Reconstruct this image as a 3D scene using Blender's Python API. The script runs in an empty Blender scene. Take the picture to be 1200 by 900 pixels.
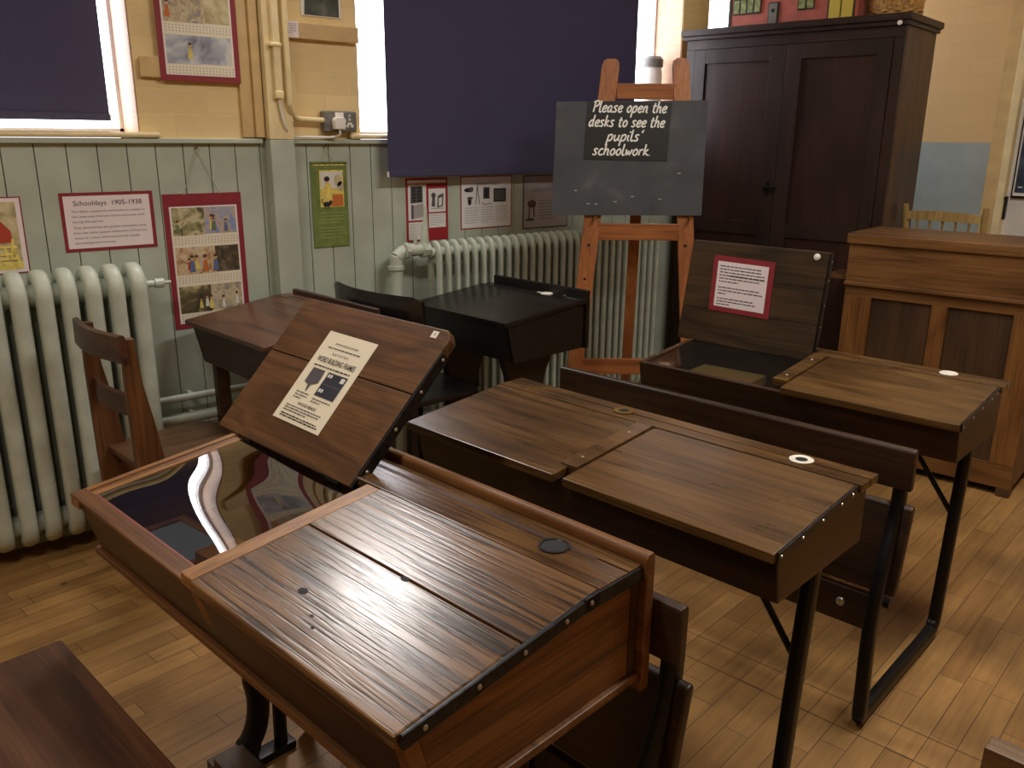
import bpy, bmesh, math, random
from math import sin, cos, pi, radians, atan2, sqrt
from mathutils import Vector, Matrix
random.seed(7)
SC = bpy.context.scene
COL = SC.collection

# ------------------------------------------------------------------ materials
def lin(c):
    o = []
    for v in c[:3]:
        v = v / 255.0
        o.append(v / 12.92 if v <= 0.04045 else ((v + 0.055) / 1.055) ** 2.4)
    return (o[0], o[1], o[2], 1.0)

class NT:
    def __init__(s, name):
        s.m = bpy.data.materials.new(name); s.m.use_nodes = True
        s.t = s.m.node_tree; s.b = s.t.nodes['Principled BSDF']; s.out = s.t.nodes['Material Output']
    def n(s, typ, ins=None, **kw):
        x = s.t.nodes.new(typ)
        for k, v in kw.items(): setattr(x, k, v)
        for k, v in (ins or {}).items():
            if hasattr(v, 'is_output') or isinstance(v, bpy.types.NodeSocket): s.t.links.new(v, x.inputs[k])
            else: x.inputs[k].default_value = v
        return x
    def l(s, a, b): s.t.links.new(a, b)
    def ramp(s, fac, stops):
        r = s.n('ShaderNodeValToRGB', {'Fac': fac}); e = r.color_ramp.elements
        e[0].position, e[0].color = stops[0][0], lin(stops[0][1])
        e[1].position, e[1].color = stops[-1][0], lin(stops[-1][1])
        for p, c in stops[1:-1]:
            q = e.new(p); q.color = lin(c)
        return r.outputs['Color']
    def bump(s, h, strength, dist=0.002):
        b = s.n('ShaderNodeBump', {'Height': h, 'Strength': strength, 'Distance': dist})
        s.l(b.outputs['Normal'], s.b.inputs['Normal'])

def plain(name, c, rough=0.5, metal=0.0, noise=0.0, nscale=30, bump=0.0, spec=0.5):
    t = NT(name)
    t.b.inputs['Roughness'].default_value = rough; t.b.inputs['Metallic'].default_value = metal
    t.b.inputs['Specular IOR Level'].default_value = spec
    tc = t.n('ShaderNodeTexCoord')
    no = t.n('ShaderNodeTexNoise', {'Vector': tc.outputs['Object'], 'Scale': nscale, 'Detail': 5.0})
    k = noise
    d = [max(0, v * (1 - k)) for v in c]; u = [min(255, v * (1 + k)) for v in c]
    t.l(t.ramp(no.outputs['Fac'], [(0.3, d), (0.7, u)]), t.b.inputs['Base Color'])
    if bump: t.bump(no.outputs['Fac'], bump)
    return t.m

def wood(name, dark, mid, light, axis=0, fig=10.0, sc=1.0, rough=0.4, pore=0.5, bump=0.25, spec=0.5, fine=190.0):
    """flat-sawn timber: contour figure stretched along the grain, fine pores over it"""
    def tone(c):
        g = 0.3 * c[0] + 0.55 * c[1] + 0.15 * c[2]
        return [c[0] * 0.79 + g * 0.05, c[1] * 0.79 + g * 0.05, c[2] * 0.73 + g * 0.03]
    dark, mid, light = tone(dark), tone(mid), tone(light)
    t = NT(name)
    tc = t.n('ShaderNodeTexCoord'); oi = t.n('ShaderNodeObjectInfo')
    rnd = t.n('ShaderNodeMath', {0: oi.outputs['Random'], 1: 37.0}, operation='MULTIPLY')
    add = t.n('ShaderNodeVectorMath', {0: tc.outputs['Object'], 1: rnd.outputs[0]}, operation='ADD')
    def stretched(along, across):
        v = [across] * 3; v[axis] = along
        return t.n('ShaderNodeMapping', {'Vector': add.outputs[0], 'Scale': tuple(v)}).outputs[0]
    n1 = t.n('ShaderNodeTexNoise', {'Vector': stretched(1.1 * sc, 6.0 * sc), 'Scale': 1.0, 'Detail': 2.0, 'Distortion': 0.25})
    m = t.n('ShaderNodeMath', {0: n1.outputs['Fac'], 1: fig}, operation='MULTIPLY')
    pp = t.n('ShaderNodeMath', {0: m.outputs[0], 1: 1.0}, operation='PINGPONG')
    n2 = t.n('ShaderNodeTexNoise', {'Vector': stretched(4.0, fine), 'Scale': 1.0, 'Detail': 3.0})
    n3 = t.n('ShaderNodeTexNoise', {'Vector': stretched(1.0, 2.5), 'Scale': 2.0, 'Detail': 4.0})
    n4 = t.n('ShaderNodeTexNoise', {'Vector': stretched(2.2, 58.0 * sc), 'Scale': 1.0, 'Detail': 3.0, 'Distortion': 0.15})
    f0 = t.n('ShaderNodeMath', {0: pp.outputs[0], 1: 0.22}, operation='MULTIPLY')
    f1 = t.n('ShaderNodeMath', {0: n4.outputs['Fac'], 1: 0.42, 2: f0.outputs[0]}, operation='MULTIPLY_ADD')
    f2 = t.n('ShaderNodeMath', {0: n3.outputs['Fac'], 1: 0.5, 2: f1.outputs[0]}, operation='MULTIPLY_ADD')
    col = t.ramp(f2.outputs[0], [(0.34, dark), (0.55, mid), (0.8, light)])
    pr = t.n('ShaderNodeMapRange', {'Value': n2.outputs['Fac'], 'From Min': 0.36, 'From Max': 0.52, 'To Min': 1.0 - pore, 'To Max': 1.0})
    vm = t.n('ShaderNodeVectorMath', {0: col, 1: pr.outputs[0]}, operation='MULTIPLY')
    t.l(vm.outputs[0], t.b.inputs['Base Color'])
    rr = t.n('ShaderNodeMapRange', {'Value': n3.outputs['Fac'], 'To Min': max(0.05, rough - 0.08), 'To Max': rough + 0.12})
    t.l(rr.outputs[0], t.b.inputs['Roughness'])
    t.b.inputs['Specular IOR Level'].default_value = spec
    hb = t.n('ShaderNodeMath', {0: pr.outputs[0], 1: 0.5, 2: f1.outputs[0]}, operation='MULTIPLY_ADD')
    if bump: t.bump(hb.outputs[0], bump, 0.001)
    return t.m

def emis(name, c, s):
    t = NT(name); t.b.inputs['Emission Color'].default_value = lin(c); t.b.inputs['Emission Strength'].default_value = s
    t.b.inputs['Base Color'].default_value = lin(c); return t.m

def print_mat(name, cols, scale=22, rough=0.6):
    """blotchy printed picture in several inks"""
    t = NT(name); tc = t.n('ShaderNodeTexCoord')
    no = t.n('ShaderNodeTexNoise', {'Vector': tc.outputs['Object'], 'Scale': scale, 'Detail': 4.0, 'Distortion': 0.8})
    n = len(cols); st = [(0.28 + 0.44 * i / (n - 1), c) for i, c in enumerate(cols)]
    t.l(t.ramp(no.outputs['Fac'], st), t.b.inputs['Base Color']); t.b.inputs['Roughness'].default_value = rough
    return t.m

def brick_paint(name, c, mortar, bw, bh, strength, dirt=0.06):
    t = NT(name); tc = t.n('ShaderNodeTexCoord')
    sp = t.n('ShaderNodeSeparateXYZ', {0: tc.outputs['Object']})
    ad = t.n('ShaderNodeMath', {0: sp.outputs[0], 1: sp.outputs[1]}, operation='ADD')
    cb = t.n('ShaderNodeCombineXYZ', {0: ad.outputs[0], 1: sp.outputs[2]})
    br = t.n('ShaderNodeTexBrick', {'Vector': cb.outputs[0], 'Scale': 1.0, 'Mortar Size': 0.006, 'Mortar Smooth': 0.6,
             'Brick Width': bw, 'Row Height': bh, 'Color1': lin(c), 'Color2': lin([v * (1 - dirt) for v in c]), 'Mortar': lin(mortar)})
    t.l(br.outputs['Color'], t.b.inputs['Base Color']); t.b.inputs['Roughness'].default_value = 0.55
    no = t.n('ShaderNodeTexNoise', {'Vector': tc.outputs['Object'], 'Scale': 45.0, 'Detail': 5.0})
    h = t.n('ShaderNodeMath', {0: br.outputs['Fac'], 1: -1.0, 2: no.outputs['Fac']}, operation='MULTIPLY_ADD')
    t.bump(h.outputs[0], strength, 0.004)
    return t.m

def floor_mat():
    t = NT('floor_blocks'); tc = t.n('ShaderNodeTexCoord')
    mp = t.n('ShaderNodeMapping', {'Vector': tc.outputs['Object'], 'Rotation': (0, 0, radians(-8.5)), 'Location': (0.13, 0.02, 0)})
    def brick(c1, c2, mo, ms):
        return t.n('ShaderNodeTexBrick', {'Vector': mp.outputs[0], 'Scale': 1.0, 'Mortar Size': ms, 'Mortar Smooth': 0.2, 'Bias': 0.0,
                   'Brick Width': 0.40, 'Row Height': 0.064, 'Color1': c1, 'Color2': c2, 'Mortar': mo}, offset=0.37, offset_frequency=2, squash=0.8, squash_frequency=3)
    b1 = brick(lin(FL[0]), lin(FL[1]), lin(FL[2]), 0.0011)
    st = t.n('ShaderNodeMapping', {'Vector': mp.outputs[0], 'Scale': (2.5, 38.0, 1)})
    n2 = t.n('ShaderNodeTexNoise', {'Vector': st.outputs[0], 'Scale': 1.6, 'Detail': 5.0, 'Distortion': 0.5})
    n3 = t.n('ShaderNodeTexNoise', {'Vector': tc.outputs['Object'], 'Scale': 3.2, 'Detail': 5.0})
    r2 = t.n('ShaderNodeMapRange', {'Value': n2.outputs['Fac'], 'From Min': 0.3, 'From Max': 0.7, 'To Min': 0.78, 'To Max': 1.08})
    r3 = t.n('ShaderNodeMapRange', {'Value': n3.outputs['Fac'], 'From Min': 0.35, 'From Max': 0.65, 'To Min': 0.62, 'To Max': 1.06})
    a = t.n('ShaderNodeVectorMath', {0: b1.outputs['Color'], 1: r2.outputs[0]}, operation='MULTIPLY')
    b = t.n('ShaderNodeVectorMath', {0: a.outputs[0], 1: r3.outputs[0]}, operation='MULTIPLY')
    # knots and plugged nail holes
    vo = t.n('ShaderNodeTexVoronoi', {'Vector': tc.outputs['Object'], 'Scale': 3.3, 'Randomness': 1.0})
    kn = t.n('ShaderNodeMapRange', {'Value': vo.outputs['Distance'], 'From Min': 0.018, 'From Max': 0.05, 'To Min': 0.35, 'To Max': 1.0})
    c = t.n('ShaderNodeVectorMath', {0: b.outputs[0], 1: kn.outputs[0]}, operation='MULTIPLY')
    t.l(c.outputs[0], t.b.inputs['Base Color'])
    rr = t.n('ShaderNodeMapRange', {'Value': n3.outputs['Fac'], 'To Min': 0.34, 'To Max': 0.6})
    t.l(rr.outputs[0], t.b.inputs['Roughness'])
    h = t.n('ShaderNodeMath', {0: b1.outputs['Fac'], 1: -1.0, 2: n2.outputs['Fac']}, operation='MULTIPLY_ADD')
    t.bump(h.outputs[0], 0.25, 0.0015)
    sx = t.n('ShaderNodeSeparateXYZ', {0: mp.outputs[0]})
    prev = c.outputs[0]
    for x0 in (2.107, 1.997):
        dx = t.n('ShaderNodeMath', {0: sx.outputs[0], 1: x0}, operation='SUBTRACT'); ab = t.n('ShaderNodeMath', {0: dx.outputs[0]}, operation='ABSOLUTE')
        k = t.n('ShaderNodeMapRange', {'Value': ab.outputs[0], 'From Min': 0.0012, 'From Max': 0.003, 'To Min': 0.3, 'To Max': 1.0})
        prev = t.n('ShaderNodeVectorMath', {0: prev, 1: k.outputs[0]}, operation='MULTIPLY').outputs[0]
    t.l(prev, t.b.inputs['Base Color'])
    return t.m
FL = [(174, 132, 76), (150, 110, 60), (84, 60, 36)]

def glass_mat(name, rough=0.0, wob=0.0, tint=(255, 255, 255), refl=1.0):
    t = NT(name); t.t.nodes.remove(t.b)
    tr = t.n('ShaderNodeBsdfTransparent', {'Color': lin(tint)}); gl = t.n('ShaderNodeBsdfGlossy', {'Roughness': rough})
    fr = t.n('ShaderNodeFresnel', {'IOR': 1.5})
    m = t.n('ShaderNodeMath', {0: fr.outputs[0], 1: refl}, operation='MULTIPLY', use_clamp=True)
    mx = t.n('ShaderNodeMixShader', {0: m.outputs[0], 1: tr.outputs[0], 2: gl.outputs[0]})
    t.l(mx.outputs[0], t.out.inputs['Surface'])
    return t.m

def blind_mat(name, c, transl):
    t = NT(name); t.b.inputs['Base Color'].default_value = lin(c); t.b.inputs['Roughness'].default_value = 0.75
    tc = t.n('ShaderNodeTexCoord')
    no = t.n('ShaderNodeTexNoise', {'Vector': tc.outputs['Object'], 'Scale': 260.0, 'Detail': 2.0})
    t.bump(no.outputs['Fac'], 0.08, 0.001)
    tr = t.n('ShaderNodeBsdfTranslucent', {'Color': lin(transl)})
    a = t.n('ShaderNodeAddShader', {0: t.b.outputs[0], 1: tr.outputs[0]})
    t.l(a.outputs[0], t.out.inputs['Surface'])
    return t.m

def slate_mat():
    t = NT('slate_paint'); tc = t.n('ShaderNodeTexCoord')
    no = t.n('ShaderNodeTexNoise', {'Vector': tc.outputs['Object'], 'Scale': 6.0, 'Detail': 6.0, 'Distortion': 0.6})
    t.l(t.ramp(no.outputs['Fac'], [(0.3, (50, 52, 56)), (0.58, (64, 66, 70)), (0.8, (104, 106, 108))]), t.b.inputs['Base Color'])
    t.b.inputs['Roughness'].default_value = 0.6
    return t.m

M = {}
M['oak'] = wood('oak_lid', (62, 38, 23), (118, 80, 49), (152, 108, 68), 0, 14, 1.0, 0.25, 0.78, 0.6, fine=125.0)
M['oak_shelf'] = wood('oak_shelf', (62, 40, 26), (112, 78, 48), (140, 100, 62), 0, 10, 1.0, 0.2, 0.5, 0.3)
M['oak_end'] = wood('oak_end', (92, 52, 22), (140, 86, 42), (170, 112, 58), 1, 10, 1.2, 0.4, 0.45, 0.3)
M['oak_frame'] = wood('oak_frame', (96, 58, 30), (136, 86, 48), (162, 108, 64), 0, 8, 1.4, 0.42, 0.35, 0.25)
M['oak_frame_v'] = wood('oak_frame_v', (120, 70, 34), (160, 104, 56), (188, 130, 76), 1, 8, 1.4, 0.42, 0.35, 0.25)
M['oak_dark'] = wood('oak_dark', (46, 26, 15), (74, 44, 26), (98, 60, 36), 0, 9, 1.0, 0.4, 0.45, 0.25)
M['plylid'] = wood('lid_underside', (76, 46, 22), (116, 74, 38), (142, 94, 52), 0, 14, 1.6, 0.45, 0.35, 0.2)
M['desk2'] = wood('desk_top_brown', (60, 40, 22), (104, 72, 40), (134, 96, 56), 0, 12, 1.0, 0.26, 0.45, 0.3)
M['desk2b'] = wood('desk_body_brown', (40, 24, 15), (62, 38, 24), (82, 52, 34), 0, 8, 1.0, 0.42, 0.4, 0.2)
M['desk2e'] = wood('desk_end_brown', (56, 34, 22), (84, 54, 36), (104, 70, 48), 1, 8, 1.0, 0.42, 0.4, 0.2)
M['lid3'] = wood('lid_walnut', (44, 30, 18), (74, 52, 32), (98, 70, 44), 0, 10, 1.0, 0.45, 0.4, 0.2)
M['desk5'] = wood('desk_top_reddish', (64, 36, 28), (98, 60, 46), (124, 82, 62), 0, 9, 1.0, 0.3, 0.4, 0.25)
M['desk5b'] = wood('desk_body_reddish', (44, 24, 18), (66, 38, 28), (84, 52, 38), 0, 9, 1.0, 0.4, 0.4, 0.2)
M['black_wood'] = wood('black_stained_wood', (14, 12, 12), (26, 22, 22), (40, 34, 33), 0, 8, 1.0, 0.26, 0.4, 0.3)
M['black_body'] = wood('black_stained_body', (14, 10, 10), (24, 18, 18), (34, 26, 26), 0, 8, 1.0, 0.4, 0.4, 0.2)
M['chair_wood'] = wood('chair_elm', (78, 46, 26), (116, 70, 40), (142, 92, 56), 2, 9, 1.0, 0.38, 0.4, 0.2)
M['chair_seat'] = wood('chair_seat', (70, 44, 28), (104, 70, 46), (128, 90, 60), 1, 9, 1.0, 0.34, 0.4, 0.2)
M['chair_rail'] = wood('chair_rail', (62, 36, 26), (92, 56, 42), (112, 72, 54), 0, 9, 1.0, 0.34, 0.4, 0.2)
M['bench'] = wood('bench_mahogany', (70, 40, 26), (106, 66, 44), (130, 86, 60), 0, 8, 1.0, 0.4, 0.3, 0.2)
M['bench_pale'] = wood('bench_pale', (90, 62, 38), (126, 90, 56), (150, 112, 72), 0, 8, 1.0, 0.45, 0.35, 0.2)
M['easel'] = wood('easel_beech', (150, 84, 44), (192, 114, 66), (212, 136, 84), 2, 7, 1.0, 0.42, 0.3, 0.15)
M['easel_h'] = wood('easel_beech_rail', (140, 78, 44), (182, 106, 62), (204, 128, 78), 0, 7, 1.0, 0.42, 0.3, 0.15)
M['mahog'] = wood('cupboard_mahogany', (34, 18, 16), (50, 27, 23), (66, 37, 30), 2, 9, 0.9, 0.42, 0.35, 0.15)
M['mahog_panel'] = wood('cupboard_panel', (38, 17, 15), (54, 25, 21), (70, 34, 28), 2, 12, 0.8, 0.4, 0.35, 0.15)
M['mahog_side'] = wood('cupboard_side', (58, 36, 24), (86, 56, 36), (116, 76, 46), 2, 9, 0.9, 0.4, 0.35, 0.15)
M['tdesk'] = wood('pine_honey', (96, 60, 30), (134, 88, 48), (158, 108, 62), 0, 9, 1.0, 0.38, 0.4, 0.2)
M['tdesk_v'] = wood('pine_honey_upright', (96, 58, 28), (136, 86, 44), (160, 106, 58), 2, 9, 1.0, 0.38, 0.4, 0.2)
M['tdesk_panel'] = wood('desk_panel_dark', (56, 36, 24), (80, 54, 34), (96, 66, 42), 2, 7, 1.0, 0.45, 0.35, 0.15)
M['windsor'] = wood('pale_beech', (176, 138, 84), (208, 170, 112), (226, 190, 134), 2, 7, 1.0, 0.4, 0.25, 0.1)
M['iron'] = plain('black_iron', (18, 17, 18), 0.38, 0.4, 0.25, 60, 0.1)
M['steel'] = plain('dark_steel_strip', (44, 44, 46), 0.35, 0.7, 0.3, 80, 0.1)
M['screw'] = plain('bright_screw', (190, 186, 178), 0.3, 0.8)
M['radiator'] = plain('radiator_paint', (188, 196, 182), 0.4, 0, 0.05, 14, 0.12)
M['bead'] = plain('beadboard_paint', (180, 190, 176), 0.42, 0, 0.05, 6, 0.05)
M['beadback'] = plain('groove_dark', (92, 96, 86), 0.8)
M['upper'] = brick_paint('yellow_painted_brick', (240, 214, 156), (234, 207, 149), 0.235, 0.082, 0.10)
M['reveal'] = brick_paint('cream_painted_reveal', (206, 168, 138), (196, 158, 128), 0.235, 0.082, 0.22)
M['backup'] = brick_paint('ochre_painted_wall', (214, 180, 124), (210, 176, 120), 0.235, 0.082, 0.04, 0.02)
M['dado'] = plain('blue_grey_paint', (156, 166, 162), 0.45, 0, 0.04, 9, 0.08)
M['cream'] = plain('cream_gloss_paint', (232, 214, 166), 0.35, 0, 0.04, 12)
M['tan'] = plain('tan_gloss_paint', (206, 176, 122), 0.4, 0, 0.05, 12)
M['white'] = plain('white_paint', (232, 228, 222), 0.45, 0, 0.02, 12)
M['plaster'] = plain('white_ceiling', (228, 222, 208), 0.8, 0, 0.02, 6)
M['whiteplastic'] = plain('white_plastic', (236, 232, 224), 0.35)
M['metalgrey'] = plain('grey_metal_clad', (120, 118, 114), 0.45, 0.3, 0.1, 60)
M['blind'] = blind_mat('navy_blind_cloth', (64, 62, 92), (22, 22, 44))
M['glass'] = glass_mat('window_glass', 0.0, 0, (255, 255, 255), 0.12)
M['acryl'] = glass_mat('cover_sheet', 0.0, 0, (240, 240, 240), 2.2)
M['acryl_dull'] = glass_mat('box_cover_sheet', 0.05, 0, (225, 225, 220), 0.45)
M['slate'] = slate_mat()
M['blackpaper'] = plain('black_card', (15, 15, 15), 0.5)
M['chalkwhite'] = plain('white_lettering', (236, 236, 230), 0.6)
M['maroon'] = plain('maroon_card', (138, 38, 48), 0.55, 0, 0.04, 30)
M['paper'] = plain('pinkish_white_paper', (238, 226, 230), 0.5)
M['paper2'] = plain('cream_paper', (236, 228, 204), 0.5)
M['paperw'] = plain('white_paper', (232, 232, 232), 0.5)
M['ink'] = plain('black_ink', (36, 32, 36), 0.6)
M['ink2'] = plain('grey_ink', (84, 78, 84), 0.6)
M['ink3'] = plain('pale_grey_ink', (170, 166, 166), 0.6)
M['red'] = plain('poster_red', (160, 34, 44), 0.55)
M['porcelain'] = plain('white_porcelain', (238, 234, 220), 0.15)
M['brass'] = plain('dull_brass', (150, 118, 60), 0.35, 0.8)
M['hole'] = plain('dark_hollow', (14, 12, 12), 0.7)
M['rubber'] = plain('dark_rubber', (22, 20, 20), 0.7)
M['string'] = plain('pale_string', (196, 192, 172), 0.8)
M['green_poster'] = plain('green_print', (112, 130, 68), 0.5, 0, 0.1, 25)
M['yellow_ink'] = plain('yellow_print', (226, 206, 110), 0.55, 0, 0.1, 60)
M['dash_y'] = plain('faint_yellow_type', (160, 172, 96), 0.6)
M['terracotta'] = plain('dolls_house_red', (170, 90, 76), 0.6, 0, 0.06, 20)
M['dh_green'] = plain('pale_green_pane', (128, 136, 92), 0.3, 0, 0.25, 60)
M['dh_yellow'] = plain('yellow_door_paint', (196, 176, 76), 0.45)
M['dh_dark'] = plain('dark_green_trim', (44, 46, 36), 0.5)
M['dh_grey'] = plain('grey_door_paint', (112, 112, 104), 0.5)
M['wicker'] = plain('wicker_cane', (166, 128, 70), 0.6, 0, 0.25, 40)
M['bluegrey'] = plain('blue_grey_card', (112, 122, 128), 0.5)
M['card'] = plain('tan_card', (176, 146, 92), 0.6)
M['photo_dark'] = print_mat('dark_photo', [(34, 38, 36), (70, 76, 66), (104, 106, 92)], 16)
M['photo_blue'] = print_mat('blue_poster_print', [(26, 34, 48), (52, 66, 86), (96, 108, 120)], 12)
PR = [print_mat('storybook_print_%s' % k, c, s) for k, c, s in (
    ('woodland', [(66, 62, 42), (146, 140, 96), (206, 196, 160), (120, 120, 84)], 26),
    ('seaside', [(110, 130, 176), (150, 160, 190), (196, 170, 150), (120, 140, 120)], 30),
    ('kitchen', [(120, 92, 58), (196, 158, 116), (214, 196, 168), (110, 130, 150)], 30),
    ('evening', [(48, 46, 36), (84, 70, 50), (120, 116, 92)], 26),
    ('lamplight', [(40, 38, 28), (98, 88, 58), (206, 196, 140)], 16),
    ('nursery', [(120, 126, 160), (176, 160, 130), (208, 196, 160), (96, 120, 150)], 30),
    ('sky', [(106, 104, 118), (160, 164, 178), (208, 212, 214), (214, 204, 170)], 14),
    ('meadow', [(150, 140, 104), (198, 184, 140), (220, 210, 176)], 22))]
M['fig_orange'] = plain('orange_ink', (198, 112, 48), 0.6)
M['fig_blue'] = plain('blue_ink', (96, 112, 160), 0.6)
M['fig_red'] = plain('red_ink', (178, 66, 44), 0.6)
M['fig_skin'] = plain('flesh_ink', (222, 176, 136), 0.6)
M['fig_brown'] = plain('brown_ink', (82, 56, 36), 0.6)
M['fig_white'] = plain('white_ink', (222, 220, 214), 0.6)
M['fig_green'] = plain('green_ink', (110, 128, 76), 0.6)
M['fig_grey'] = plain('mid_grey_ink', (88, 88, 90), 0.6)
M['fig_dk'] = plain('dark_navy_ink', (44, 46, 60), 0.6)
M['lampwhite'] = emis('lamp_diffuser', (255, 236, 206), 3.0)

# ------------------------------------------------------------------ mesh builder
class MB:
    def __init__(s, mat=None):
        s.bm = bmesh.new(); s.mats = []; s.c = 0; s.bv = False
        if mat is not None: s.m(mat)
    def m(s, mat):
        if isinstance(mat, str): mat = M[mat]
        if mat not in s.mats: s.mats.append(mat)
        s.c = s.mats.index(mat); return s
    def _fin(s, vs, fs, bev=0, xf=None):
        for f in fs: f.material_index = s.c
        if xf is not None: bmesh.ops.transform(s.bm, matrix=xf, verts=vs)
        if bev > 0:
            s.bv = True
            es = list({e for f in fs for e in f.edges if len(e.link_faces) == 2})
            r = bmesh.ops.bevel(s.bm, geom=es, offset=bev, segments=2, affect='EDGES', profile=0.5, clamp_overlap=True)
            for f in r['faces']: f.material_index = s.c
        return s
    def box(s, x0, x1, y0, y1, z0, z1, bev=0, xf=None):
        v = [s.bm.verts.new(p) for p in ((x0, y0, z0), (x1, y0, z0), (x1, y1, z0), (x0, y1, z0), (x0, y0, z1), (x1, y0, z1), (x1, y1, z1), (x0, y1, z1))]
        f = [s.bm.faces.new([v[i] for i in q]) for q in ((0, 3, 2, 1), (4, 5, 6, 7), (0, 1, 5, 4), (1, 2, 6, 5), (2, 3, 7, 6), (3, 0, 4, 7))]
        return s._fin(v, f, bev, xf)
    def prism(s, poly, axis, lo, hi, bev=0, xf=None):
        def P(a, b, h):
            return {'x': (h, a, b), 'y': (a, h, b), 'z': (a, b, h)}[axis]
        A = [s.bm.verts.new(P(a, b, lo)) for a, b in poly]; B = [s.bm.verts.new(P(a, b, hi)) for a, b in poly]
        n = len(poly); f = [s.bm.faces.new(A[::-1]), s.bm.faces.new(B)]
        for i in range(n): f.append(s.bm.faces.new([A[i], A[(i + 1) % n], B[(i + 1) % n], B[i]]))
        bmesh.ops.recalc_face_normals(s.bm, faces=f)
        return s._fin(A + B, f, bev, xf)
    def poly(s, pts):
        v = [s.bm.verts.new(p) for p in pts]; f = s.bm.faces.new(v); f.material_index = s.c; return s
    def loft(s, rings, caps=True, closed=False):
        R = [[s.bm.verts.new(p) for p in r] for r in rings]; fs = []; n = len(R[0]); k = len(R)
        for i in range(k if closed else k - 1):
            a, b = R[i], R[(i + 1) % k]
            for j in range(n): fs.append(s.bm.faces.new([a[j], a[(j + 1) % n], b[(j + 1) % n], b[j]]))
        if caps and not closed: fs += [s.bm.faces.new(R[0][::-1]), s.bm.faces.new(R[-1])]
        bmesh.ops.recalc_face_normals(s.bm, faces=fs)
        for f in fs: f.material_index = s.c
        return s
    def sweep(s, path, ra, rb, side, n=12, closed=False, square=False, e=1.0):
        """section ra along the fixed side vector, rb in the plane of the path"""
        side = Vector(side).normalized(); P = [Vector(p) for p in path]; rings = []; k = len(P)
        for i in range(k):
            if closed: t = (P[(i + 1) % k] - P[i - 1])
            else: t = P[min(i + 1, k - 1)] - P[max(i - 1, 0)]
            t.normalize(); nn = t.cross(side).normalized()
            if square: pr = [(ra, rb), (-ra, rb), (-ra, -rb), (ra, -rb)]
            else: pr = [(ra * math.copysign(abs(cos(2 * pi * j / n)) ** e, cos(2 * pi * j / n)), rb * math.copysign(abs(sin(2 * pi * j / n)) ** e, sin(2 * pi * j / n))) for j in range(n)]
            rings.append([P[i] + side * a + nn * b for a, b in pr])
        return s.loft(rings, True, closed)
    def tube(s, path, r, n=10):
        P = [Vector(p) for p in path]; rings = []; up = None; k = len(P)
        for i in range(k):
            t = (P[min(i + 1, k - 1)] - P[max(i - 1, 0)]).normalized()
            if up is None:
                up = t.orthogonal().normalized()
            up = (up - t * up.dot(t)).normalized(); w = t.cross(up)
            rr = r[i] if isinstance(r, (list, tuple)) else r
            rings.append([P[i] + (up * cos(2 * pi * j / n) + w * sin(2 * pi * j / n)) * rr for j in range(n)])
        return s.loft(rings)
    def lathe(s, prof, c, n=24, xf=None):
        rings = [[(c[0] + r * cos(2 * pi * j / n), c[1] + r * sin(2 * pi * j / n), c[2] + z) for j in range(n)] for r, z in prof]
        if xf is not None: rings = [[xf @ Vector(p) for p in r] for r in rings]
        return s.loft(rings)
    def build(s, name, parent=None, loc=None, rot=None, smooth=True, angle=32):
        me = bpy.data.meshes.new(name); s.bm.normal_update(); s.bm.to_mesh(me); s.bm.free()
        for m in s.mats: me.materials.append(m)
        if smooth:
            for p in me.polygons: p.use_smooth = True
            me.set_sharp_from_angle(angle=radians(angle))
        o = bpy.data.objects.new(name, me); COL.objects.link(o)
        if s.bv:
            w_ = o.modifiers.new('normals', 'WEIGHTED_NORMAL'); w_.keep_sharp = True; w_.weight = 100
        if parent is not None: o.parent = parent
        if loc is not None: o.location = loc
        if rot is not None: o.rotation_euler = rot
        return o

def smoothpath(pts, per=5):
    P = [Vector(p) for p in pts]; out = []
    for i in range(len(P) - 1):
        a, b, c, d = P[max(i - 1, 0)], P[i], P[i + 1], P[min(i + 2, len(P) - 1)]
        for k in range(per):
            t = k / per
            out.append(0.5 * ((2 * b) + (c - a) * t + (2 * a - 5 * b + 4 * c - d) * t * t + (-a + 3 * b - 3 * c + d) * t ** 3))
    out.append(P[-1]); return out

def thing(name, label, cat, loc=(0, 0, 0), rz=0.0, group=None, mw=None):
    o = bpy.data.objects.new(name, None); COL.objects.link(o); o.empty_display_size = 0.1
    if mw is not None: o.matrix_world = mw
    else: o.location = loc; o.rotation_euler = (0, 0, rz)
    o['label'] = label; o['category'] = cat
    if group: o['group'] = group
    return o
def tag(o, label, cat, group=None):
    o['label'] = label; o['category'] = cat
    if group: o['group'] = group
    return o
def struct(o): o['kind'] = 'structure'; return o
def TR(loc, rz): return Matrix.Translation(loc) @ Matrix.Rotation(rz, 4, 'Z')

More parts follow.
